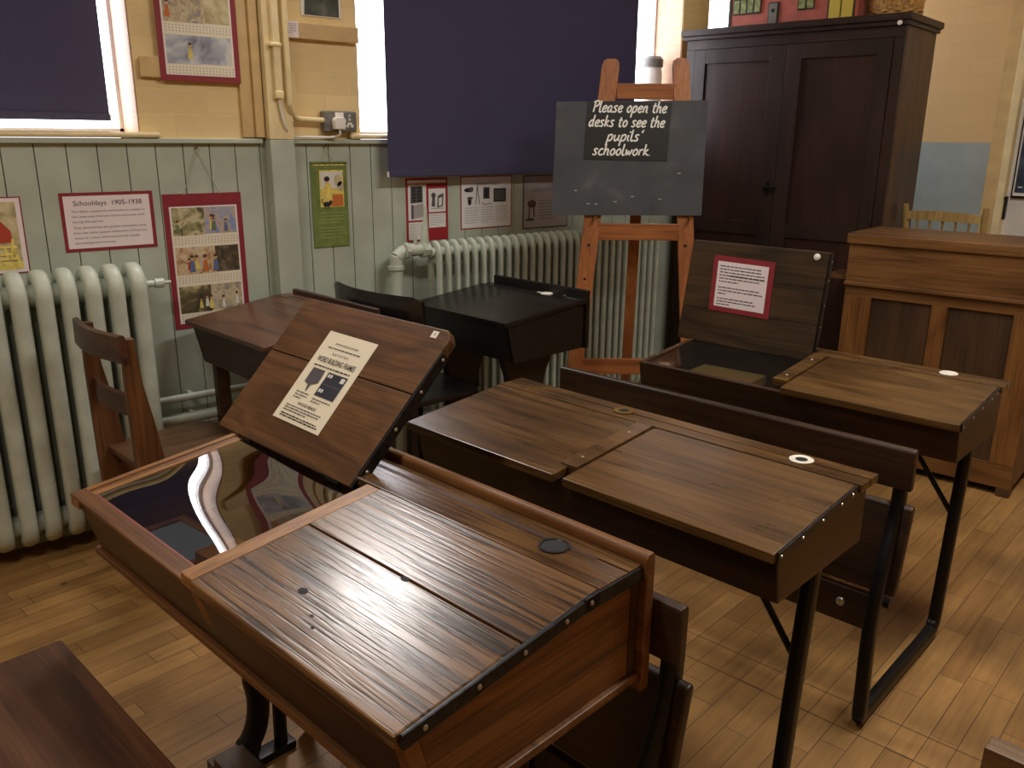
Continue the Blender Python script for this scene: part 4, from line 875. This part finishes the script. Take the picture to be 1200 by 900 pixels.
# ================================================================== CHAIRS
ch = thing('wooden_chair', 'brown wooden school chair beside the left radiator', 'chair', (0.565, 2.86, 0), -1.46)
def post(u):
    b = MB('chair_wood'); b.prism([(0.02, 0.0), (0.055, 0.0), (0.075, 0.25), (0.088, 0.43), (0.07, 0.56), (0.045, 0.70), (0.035, 0.84), (0.0, 0.84), (-0.004, 0.70), (-0.002, 0.56), (0.0, 0.40), (0.005, 0.2)], 'x', u, u + 0.026, 0.004)
    b.build('back_post', ch)
post(0.0); post(0.318)
b = MB('chair_rail')
def crail(z0, z1, dv, bow, th=0.02):
    rings = []
    for i in range(9):
        s_ = i / 8; u = -0.008 + 0.360 * s_; c = -bow * sin(pi * s_) + dv
        rings.append([(u, c, z0), (u, c + th, z0), (u, c + th - 0.004, z1 - 0.006), (u, c + th * 0.6, z1), (u, c + 0.002, z1 - 0.004)])
    return rings
b.loft(crail(0.775, 0.855, -0.016, 0.022, 0.026)); b.build('top_rail', ch, angle=50)
b = MB('chair_rail'); b.loft([[(0.026 + (p[0] + 0.008) * 0.81, p[1], p[2]) for p in r] for r in crail(0.600, 0.668, 0.012, 0.018)]); b.build('middle_rail', ch, angle=50)
b = MB('chair_seat'); pr = []
outl = [(0.0, 0.03), (0.345, 0.03), (0.36, 0.12), (0.368, 0.30), (0.35, 0.375), (0.30, 0.402), (0.05, 0.402), (-0.005, 0.375), (-0.022, 0.30), (-0.012, 0.12)]
b.prism(outl, 'z', 0.405, 0.428, 0.007); b.build('seat', ch)
b = MB('chair_wood'); b.box(0.03, 0.315, 0.06, 0.078, 0.355, 0.405, 0.002).box(0.03, 0.315, 0.335, 0.353, 0.355, 0.405, 0.002).box(0.012, 0.03, 0.06, 0.353, 0.355, 0.405, 0.002).box(0.315, 0.333, 0.06, 0.353, 0.355, 0.405, 0.002); b.build('seat_frame', ch)
for u in (0.012, 0.306):
    b = MB('chair_wood'); b.prism([(0.325, 0.405), (0.360, 0.405), (0.366, 0.0), (0.338, 0.0)], 'x', u, u + 0.028, 0.003); b.build('front_leg', ch)
    b = MB('chair_wood'); b.box(u + 0.006, u + 0.022, 0.05, 0.345, 0.16, 0.19, 0.003); b.build('stretcher', ch)
b = MB('screw'); b.lathe([(0, 0), (0.006, 0), (0.005, 0.003), (0, 0.004)], (0.342, -0.004, 0.855), 10); b.build('stud', ch)

dc = thing('wooden_chair', 'black chair with curved back between the corner desk and black desk', 'chair', (1.545, 3.035, 0), -1.47)
b = MB('black_wood'); rings = []
for i in range(15):
    s_ = i / 14; u = 0.552 * s_; c = 0.055 - 0.055 * (2 * s_ - 1) ** 2; c = -c; e = 0.012 if i in (0, 14) else 0.0
    rings.append([(u, c, 0.705 + e), (u, c + 0.014, 0.705 + e), (u, c + 0.004, 0.853 - e), (u, c - 0.006, 0.857 - e), (u, c - 0.012, 0.851 - e)])
b.loft(rings); b.build('backrest', dc, angle=50)
b = MB('black_wood'); b.prism([(0.05, 0.02), (0.46, 0.02), (0.48, 0.32), (0.43, 0.38), (0.08, 0.38), (0.03, 0.32)], 'z', 0.42, 0.442, 0.006); b.build('seat', dc)
for u in (0.07, 0.42):
    b = MB('black_wood'); b.prism([(0.0, 0.0), (0.03, 0.0), (0.045, 0.42), (-0.02, 0.74), (-0.042, 0.74), (0.01, 0.40)], 'x', u, u + 0.03, 0.003); b.build('back_post', dc)
    b = MB('black_wood'); b.prism([(0.31, 0.42), (0.34, 0.42), (0.35, 0.0), (0.325, 0.0)], 'x', u, u + 0.03, 0.003); b.build('front_leg', dc)

wc = thing('windsor_chair', 'pale beech spindle back chair behind the teacher\'s desk', 'chair', (4.05, 2.030, 0), -1.50)
# local u runs right along the chair, v away from the viewer
for u, z in ((0.0, 1.112), (0.352, 1.112)):
    b = MB('windsor'); sgn = -1 if u < 0.1 else 1
    b.tube(smoothpath([(u - sgn * 0.03, 0.09, 0.45), (u - sgn * 0.015, 0.05, 0.75), (u + sgn * 0.004, 0.0, z)], 4), [0.017, 0.018, 0.017, 0.016, 0.015, 0.014, 0.014, 0.015, 0.013], 10); b.build('back_post', wc)
b = MB('windsor'); b.loft([[(u, 0.004 - 0.016 * sin(pi * u / 0.352) + dv, z) for dv, z in ((-0.008, 1.043), (0.008, 1.043), (0.006, 1.080 + 0.008 * sin(pi * u / 0.352)), (-0.006, 1.080 + 0.008 * sin(pi * u / 0.352)))] for u in [0.012 + 0.328 * i / 10 for i in range(11)]]); b.build('top_rail', wc, angle=50)
for i in range(5):
    u = 0.059 + 0.0585 * i; b = MB('windsor'); b.tube([(0.075 + 0.050 * i, 0.085, 0.45), (u, -0.004, 1.048)], 0.0055, 8); b.build('spindle', wc)
b = MB('windsor'); b.prism([(0.02, 0.06), (0.332, 0.06), (0.352, 0.16), (0.336, 0.32), (0.28, 0.345), (0.09, 0.345), (0.016, 0.32), (0.0, 0.16)], 'z', 0.42, 0.452, 0.01); b.build('seat', wc)
for u, v_ in ((0.05, 0.10), (0.30, 0.10), (0.05, 0.29), (0.30, 0.29)):
    b = MB('windsor'); b.tube([(u + (0.02 if u > 0.2 else -0.02), v_ + (0.02 if v_ > 0.2 else -0.02), 0), (u, v_, 0.42)], [0.014, 0.019], 10); b.build('leg', wc)

# ================================================================== TEACHER'S DESK
AT = radians(10); td = thing('teachers_desk', 'tall honey brown panelled teacher\'s desk at the right', 'desk', (3.451, 1.955, 0), AT - pi / 2)
# local u to the right along the front, v to the back
WT, DT = 0.757, 0.36
b = MB('tdesk'); b.box(-0.012, WT + 0.022, -0.022, DT, 0.972, 1.022, 0.012); b.build('top', td)
b = MB('tdesk'); b.box(0.0, WT, -0.008, 0.014, 0.808, 0.972, 0.003).box(-0.004, WT + 0.004, -0.016, 0.0, 0.795, 0.812, 0.004); b.build('upper_board', td)
for z0, z1 in ((0.748, 0.795), (0.035, 0.135)): b = MB('tdesk'); b.box(0.0, WT, 0.0, 0.024, z0, z1, 0.002); b.build('front_rail', td)
for u0, u1 in ((0.0, 0.116), (0.362, 0.424), (0.664, WT)):
    b = MB('tdesk_v'); b.box(u0, u1, -0.001, 0.024, 0.135, 0.748, 0.002); b.build('front_stile', td)
for u0, u1 in ((0.117, 0.361), (0.425, 0.663)):
    b = MB('tdesk_panel'); b.box(u0, u1, 0.012, 0.020, 0.136, 0.747); b.build('front_panel', td)
for u0 in (0.0, WT - 0.02): b = MB('tdesk_v'); b.box(u0, u0 + 0.02, 0.0245, DT - 0.03, 0.035, 0.970, 0.002); b.build('side_panel', td)
b = MB('tdesk_panel'); b.box(0.0, WT, DT - 0.03, DT - 0.01, 0.035, 0.970); b.build('back_panel', td)
for u in (0.0, WT - 0.05):
    for v_ in (0.0, DT - 0.07): b = MB('tdesk_panel'); b.box(u, u + 0.05, v_ - 0.006, v_ + 0.05, 0.0, 0.035, 0.003); b.build('foot', td)
b = MB('tdesk'); b.box(-0.105, 0.10, 0.03, 0.22, 0.812, 0.828, 0.002); b.build('writing_slide', td)

# ================================================================== CUPBOARD
AC = 0.1748; cp = thing('cupboard', 'tall dark mahogany two door cupboard behind the teacher\'s desk', 'cupboard', (3.6134, 3.1211, 0), AC - pi / 2)
WC, DC, HC = 1.14, 0.484, 1.939
b = MB('mahog'); b.box(0.0, WC, 0.0, DC, HC - 0.032, HC, 0.008).box(0.012, WC - 0.012, 0.012, DC - 0.01, HC - 0.05, HC - 0.032, 0.003); b.build('cornice', cp)
b = MB('mahog'); b.box(0.028, WC - 0.026, 0.030, 0.052, 1.842, HC - 0.05, 0.002)
b.box(0.028, 0.076, 0.030, 0.052, 0.0, 1.842, 0.002).box(1.068, WC - 0.026, 0.030, 0.052, 0.0, 1.842, 0.002).box(0.076, 1.068, 0.030, 0.052, 0.0, 0.10, 0.002); b.build('face_frame', cp)
for u0 in (0.027, WC - 0.046): b = MB('mahog_side'); b.box(u0, u0 + 0.021, 0.0525, DC - 0.02, 0.0, HC - 0.05, 0.002); b.build('side_panel', cp)
b = MB('mahog'); b.box(0.03, WC - 0.03, DC - 0.03, DC - 0.015, 0.0, HC - 0.05); b.build('back_panel', cp)
for u0, u1, s0, s1 in ((0.078, 0.5715, 0.062, 0.080), (0.5735, 1.066, 0.078, 0.062)):
    b = MB('mahog'); f0, f1 = 0.026, 0.046
    b.box(u0, u0 + s0, f0, f1, 0.102, 1.840, 0.002).box(u1 - s1, u1, f0, f1, 0.102, 1.840, 0.002).box(u0 + s0, u1 - s1, f0, f1, 1.772, 1.840, 0.002).box(u0 + s0, u1 - s1, f0, f1, 0.102, 0.20, 0.002).box(u0 + s0, u1 - s1, f0, f1, 0.93, 1.0, 0.002)
    dd = b.build('door', cp)
    p = MB('mahog_panel'); p.box(u0 + s0 - 0.002, u1 - s1 + 0.002, f0 + 0.011, f0 + 0.017, 0.19, 0.94).box(u0 + s0 - 0.002, u1 - s1 + 0.002, f0 + 0.011, f0 + 0.017, 0.99, 1.78); p.build('panel', dd)
    if u0 < 0.3:
        k = MB('iron'); k.box(u1 - 0.05, u1 + 0.02, 0.004, 0.016, 1.16, 1.178, 0.003).tube([(u1 - 0.035, 0.026, 1.169), (u1 - 0.035, 0.008, 1.169)], 0.007).box(u1 - 0.045, u1 - 0.027, 0.022, 0.026, 1.13, 1.20, 0.002); k.build('latch', dd)
s = MB('whiteplastic'); s.lathe([(0, 0), (0.011, 0), (0.010, 0.003), (0.004, 0.004), (0, 0.0045)], (0, 0, 0), 16, Matrix.Translation((1.088, 0.0115, 1.8975)) @ Matrix.Rotation(pi / 2, 4, 'X')); s.build('white_stud', cp)
# dolls' house on top
dh = thing('dolls_house', 'red dolls\' house with yellow doors on top of the cupboard', 'toy house', mw=TR((3.6134, 3.1211, HC), AC - pi / 2) @ Matrix.Translation((0.245, 0.05, 0)))
WH = 0.638
b = MB('terracotta'); b.box(0, WH, 0, 0.34, 0.0, 0.36, 0.003); b.build('walls', dh)
b = MB('dh_dark'); b.prism([(-0.02, 0.36), (0.36, 0.36), (0.17, 0.50)], 'x', -0.02, WH + 0.02, 0.003); b.build('roof', dh)
b = MB('dh_dark'); b.box(-0.004, 0.010, -0.004, 0.34, 0.0, 0.36, 0.001); b.build('corner_board', dh)
def dhwin(u0, u1, z0, z1, n):
    f = MB('dh_dark'); f.box(u0, u1, -0.008, 0.0, z0, z1, 0.001); fo = f.build('window', dh); w_ = (u1 - u0) / n
    for i in range(n):
        p = MB('dh_green'); p.box(u0 + w_ * i + 0.005, u0 + w_ * (i + 1) - 0.004, -0.0095, -0.008, z0 + 0.006, z1 - 0.006); p.build('pane', fo)
dhwin(0.022, 0.168, 0.055, 0.125, 4); dhwin(0.022, 0.168, 0.20, 0.29, 4); dhwin(0.355, 0.435, 0.052, 0.13, 2); dhwin(0.355, 0.435, 0.20, 0.29, 2)
b = MB('dh_dark'); b.box(0.208, 0.262, -0.006, 0.0, 0.0, 0.098, 0.001).m('dh_grey').box(0.213, 0.254, -0.009, -0.006, 0.0, 0.092, 0.001).m('hole').lathe([(0, 0), (0.010, 0), (0.010, 0.001), (0, 0.001)], (0, 0, 0), 14, Matrix.Translation((0.234, -0.009, 0.06)) @ Matrix.Rotation(pi / 2, 4, 'X')); b.build('grey_door', dh)
b = MB('dh_dark'); b.box(0.500, 0.625, -0.006, 0.0, 0.0, 0.16, 0.001); dfr = b.build('door_frame', dh)
for u in (0.508, 0.566):
    b = MB('dh_yellow'); b.box(u, u + 0.052, -0.010, -0.006, 0.0, 0.152, 0.001).m('dh_dark').box(u + 0.016, u + 0.038, -0.0105, -0.010, 0.088, 0.105).box(u + 0.016, u + 0.038, -0.0105, -0.010, 0.115, 0.14); b.build('door', dfr)
# wicker basket
bk = thing('wicker_basket', 'round wicker basket at the right end of the cupboard top', 'basket', mw=TR((3.6134, 3.1211, HC), AC - pi / 2) @ Matrix.Translation((1.02, 0.15, 0)))
b = MB('wicker'); N = 40
for i in range(N):
    a_ = 2 * pi * i / N; r0 = 0.104
    b.tube([(r0 * cos(a_), r0 * sin(a_), 0.012), ((r0 + 0.012) * cos(a_ + 0.03), (r0 + 0.012) * sin(a_ + 0.03), 0.09), ((r0 + 0.02) * cos(a_ - 0.03 + 0.02 * (i % 3)), (r0 + 0.02) * sin(a_ - 0.03 + 0.02 * (i % 3)), 0.19)], 0.0045, 6)
b.build('stakes', bk)
for zz, rr, nn in ((0.0, 0.104, 4), (0.16, 0.122, 3)):
    b = MB('wicker')
    for k_ in range(nn):
        pts = [((rr + 0.006 * sin(12 * 2 * pi * i / 60 + k_ * pi)) * cos(2 * pi * i / 60), (rr + 0.006 * sin(12 * 2 * pi * i / 60 + k_ * pi)) * sin(2 * pi * i / 60), zz + 0.006 + 0.010 * k_) for i in range(60)]
        b.sweep(pts, 0.0055, 0.0055, (0, 0, 1), 6, True)
    b.build('woven_band', bk)
b = MB('wicker'); b.lathe([(0, 0), (0.101, 0), (0.108, 0.014), (0.116, 0.15), (0.110, 0.15), (0.100, 0.018), (0, 0.016)], (0, 0, 0), 30); b.build('weave', bk)

# ================================================================== EASEL AND BLACKBOARD
AE = 0.8927 - pi / 2; fh = Vector((cos(0.8927), sin(0.8927), 0)); rh = Vector((sin(0.8927), -cos(0.8927), 0))
ES = 1.059; eo = (fh * 3.4 + rh * 0.49) * ES
ez = lambda z: 1.4 + (z - 1.4) * ES
es = thing('easel', 'orange beech easel holding the blackboard', 'easel', (eo.x, eo.y, 0), AE)
ey = lambda z: 0.12 * (z - ez(1.1))                 # local x to the right, y away, leaning back
def upright(x0, x1, z0, z1, w0, w1, notch=False):
    # x0,x1: left edge at z0 / z1
    b = MB('easel'); t_ = 0.024; out = []
    zs = [z0, z1 - 0.03, z1 - 0.008, z1]; f = lambda z: (z - z0) / (z1 - z0)
    for i, z in enumerate(zs):
        xl = x0 + (x1 - x0) * f(z); w_ = w0 + (w1 - w0) * f(z); c = [0, 0, 0.006, 0.018][i]
        out.append([(xl + c, ey(z) - t_ / 2, z), (xl + w_ - c, ey(z) - t_ / 2, z), (xl + w_ - c, ey(z) + t_ / 2, z), (xl + c, ey(z) + t_ / 2, z)])
    b.loft(out); return b
uo = upright(-0.325, -0.151 * ES, 0.0, ez(1.695), 0.065, 0.071).build('upright', es)
for z in (0.55, 0.69, 0.83, 0.97):
    h = MB('hole'); xl = -0.325 + 0.165 * z / ez(1.695) + 0.030; h.lathe([(0, 0), (0.006, 0), (0.006, 0.0008), (0, 0.001)], (0, 0, 0), 12, Matrix.Translation((xl, ey(z) - 0.0122, z)) @ Matrix.Rotation(pi / 2, 4, 'X')); h.build('peg_hole', uo)
u2 = upright(0.244, 0.118 * ES, 0.0, ez(1.70), 0.065, 0.067).build('upright', es)
h = MB('hole'); h.lathe([(0, 0), (0.007, 0), (0.007, 0.0008), (0, 0.001)], (0, 0, 0), 12, Matrix.Translation((0.205, ey(0.97) - 0.0122, 0.97)) @ Matrix.Rotation(pi / 2, 4, 'X')); h.build('peg_hole', u2)
def rail(z0, z1, xl, xr, th=0.02):
    b = MB('easel_h'); zm = (z0 + z1) / 2; b.prism([(xl, z0), (xr, z0), (xr, z1), (xl, z1)], 'y', ey(zm) - th / 2, ey(zm) + th / 2, 0.003); b.build('cross_rail', es)
rail(ez(1.548), ez(1.606), -0.10, 0.145); rail(ez(1.013), ez(1.078), -0.165, 0.18); rail(ez(0.478), ez(0.542), -0.22, 0.225)
b = MB('easel'); b.sweep([(0.0, 0.035, 1.14), (0.035, 0.40, 0.0)], 0.022, 0.011, (1, 0, 0), square=True); b.build('rear_leg', es)
for x in (-0.178, 0.217):
    zp = ez(1.110) - 0.007; s = MB('brass'); s.tube([(x, ey(zp) + 0.012, zp), (x, ey(zp) - 0.05, zp)], 0.006, 10); s.build('peg', es)
bl = thing('blackboard', 'grey blackboard resting on the easel pegs', 'blackboard', (eo.x, eo.y, 0), AE)
b = MB('slate')
def bp(x, z, d): return (x, ey(z) - 0.026 + d, z)
q = [(x * ES, ez(z)) for x, z in ((-0.340, 1.110), (0.250, 1.113), (0.256, 1.545), (-0.326, 1.536))]
b.loft([[bp(x, z, 0.010) for x, z in q], [bp(x, z, 0.0) for x, z in q]]); b.build('board', bl)
s = MB('chalkwhite'); rnd = random.Random(4)
for i in range(7):
    x, z = rnd.uniform(-0.3, 0.2), rnd.uniform(1.12, 1.3); s.poly([bp(x + dx, z + dz, -0.0005) for dx, dz in ((0, 0), (0.012, 0.001), (0.014, 0.0022), (0.001, 0.002))])
s.build('chalk_mark', bl)
sg = thing('board_notice', 'black notice with white handwriting on the blackboard', 'notice', mw=Matrix.Translation((eo.x, eo.y, 0)) @ Matrix.Rotation(AE, 4, 'Z') @ Matrix.Translation((-0.213 * ES, ey(ez(1.327)) - 0.0275, ez(1.327))) @ Matrix.Rotation(-atan2(0.12, 1), 4, 'X') @ Matrix.Rotation(radians(0.4), 4, 'Y'))
b = MB('blackpaper'); b.prism([(-0.006, -0.004), (0.338, -0.007), (0.350, 0.226), (0.006, 0.226)], 'y', -0.001, 0.0); b.build('card', sg)
a = Art('xz', 0.0012)
for s_, x0, w_, z in (('Please open the', 0.026, 0.312, 0.184), ('desks to see the', 0.010, 0.322, 0.127), ("pupils'", 0.086, 0.156, 0.071), ('schoolwork.', 0.030, 0.250, 0.014)):
    xh = 0.0250; sx = (w_ - 0.01) / hw_width(s_, xh, 1.0)
    handwrite(a, s_, x0, z, xh, 0.0062, 'chalkwhite', 2, 0.22, sx)
a.build('lettering', sg, smooth=False)

# ================================================================== BENCH END, bottom right corner
t = thing('school_bench', 'tipped up wooden bench seat in the bottom right corner', 'bench', (1.282, 0.400, -0.05), -1.44)
b = MB('bench_pale'); b.prism([(-0.012, 0.545), (0.026, 0.547), (0.010, 0.33), (-0.028, 0.33)], 'x', 0.0, 0.9, 0.004); b.build('tip_up_seat', t)
b = MB('iron'); b.box(0.02, 0.032, -0.07, -0.02, 0.40, 0.49, 0.003).tube([(0.0, -0.045, 0.43), (0.05, -0.045, 0.43)], 0.016, 10); b.build('bracket', t)
for u in (0.06, 0.84):
    b = MB('iron'); b.sweep(smoothpath([(u, 0.045, 0.56), (u, 0.045, 0.2), (u, 0.045, 0.03), (u, 0.02, 0.014), (u, -0.2, 0.014)], 4), 0.012, 0.014, (1, 0, 0), 10); b.build('leg', t)

# ================================================================== LIGHT
def area(name, loc, rot, sx, sy, power, col):
    l = bpy.data.lights.new(name, 'AREA'); l.shape = 'RECTANGLE'; l.size = sx; l.size_y = sy; l.energy = power; l.color = col
    o = bpy.data.objects.new(name, l); COL.objects.link(o); o.location = loc; o.rotation_euler = rot; return o
def ceiling_fitting(x, y, label, power):
    t = thing('ceiling_light', label, 'ceiling light', (x, y, ZC), 0, 'ceiling lights')
    b = MB('white'); b.box(-0.62, 0.62, -0.07, 0.07, -0.05, 0, 0.006); b.build('housing', t)
    b = MB('lampwhite'); b.tube([(-0.6, 0, -0.075), (0.6, 0, -0.075)], 0.018, 12); b.build('tube', t)
    l = area('lamp_glow', (x, y, ZC - 0.105), (0, 0, 0), 1.2, 0.12, power, (1.0, 0.95, 0.88)); l.parent = t; l.matrix_parent_inverse = Matrix.Translation((-x, -y, -ZC))
POW = dict(a=34, b=20, spot=60)
ceiling_fitting(2.3, 0.65, 'long ceiling light over the aisle, out of view overhead', POW['a'])
ceiling_fitting(-0.5, 1.2, 'long ceiling light behind the viewer, out of view overhead', POW['b'])
t = thing('added_spotlight', 'added unseen spotlight high on the wall, for the front desk highlight', 'spotlight', (1.40, YW, 2.46))  # unseen lamp added to put the highlight on the front desk lid
b = MB('white'); b.box(-0.03, 0.03, -0.03, 0, -0.03, 0.03, 0.004).tube([(0, -0.03, 0), (0, -0.09, -0.005)], 0.01); b.build('bracket', t)
b = MB('white'); b.lathe([(0, 0.06), (0.04, 0.06), (0.06, -0.02), (0.075, -0.07), (0.07, -0.07), (0.05, -0.01), (0, 0.0)], (0, 0, 0), 22, Matrix.Translation((0, -0.12, 0)) @ Matrix.Rotation(radians(-38), 4, 'X')); b.build('shade', t)
l = bpy.data.lights.new('added_spot', 'SPOT'); l.energy = POW['spot']; l.color = (1.0, 0.94, 0.89); l.shadow_soft_size = 0.2; l.spot_size = radians(130); l.spot_blend = 0.8
o = bpy.data.objects.new('added_spot', l); COL.objects.link(o); o.parent = t; o.location = (-0.02, -0.16, -0.045); o.rotation_euler = (radians(-40), 0, 0)

wd = bpy.data.worlds.new('sky'); SC.world = wd; wd.use_nodes = True
bg = wd.node_tree.nodes['Background']; bg.inputs['Color'].default_value = (0.93, 0.94, 1.0, 1); bg.inputs['Strength'].default_value = 6.0

# ================================================================== CAMERA
cd = bpy.data.cameras.new('camera'); cam = bpy.data.objects.new('camera', cd); COL.objects.link(cam)
cd.sensor_width = 36.0; cd.lens = 36.0 * 990.1 / 1200.0; cd.clip_start = 0.02
YAW, PITCH, ROLL = 0.8927, 0.2832, 0.0075
fhv = Vector((cos(YAW), sin(YAW), 0)); rhv = Vector((sin(YAW), -cos(YAW), 0)); zv = Vector((0, 0, 1))
f = fhv * cos(PITCH) - zv * sin(PITCH); u = fhv * sin(PITCH) + zv * cos(PITCH)
r_ = rhv * cos(ROLL) + u * sin(ROLL); u_ = -rhv * sin(ROLL) + u * cos(ROLL)
m = Matrix((r_, u_, -f)).transposed().to_4x4(); m.translation = Vector((0, 0, 1.40)); cam.matrix_world = m
SC.camera = cam
SC.view_settings.view_transform = 'Standard'; SC.view_settings.look = 'None'; SC.view_settings.gamma = 1.0
SC.view_settings.exposure = 0.36; SC.view_settings.use_curve_mapping = False
SC.cycles.use_denoising = True; SC.cycles.max_bounces = 8; SC.cycles.caustics_reflective = False; SC.cycles.caustics_refractive = False
SC.cycles.sample_clamp_indirect = 12.0
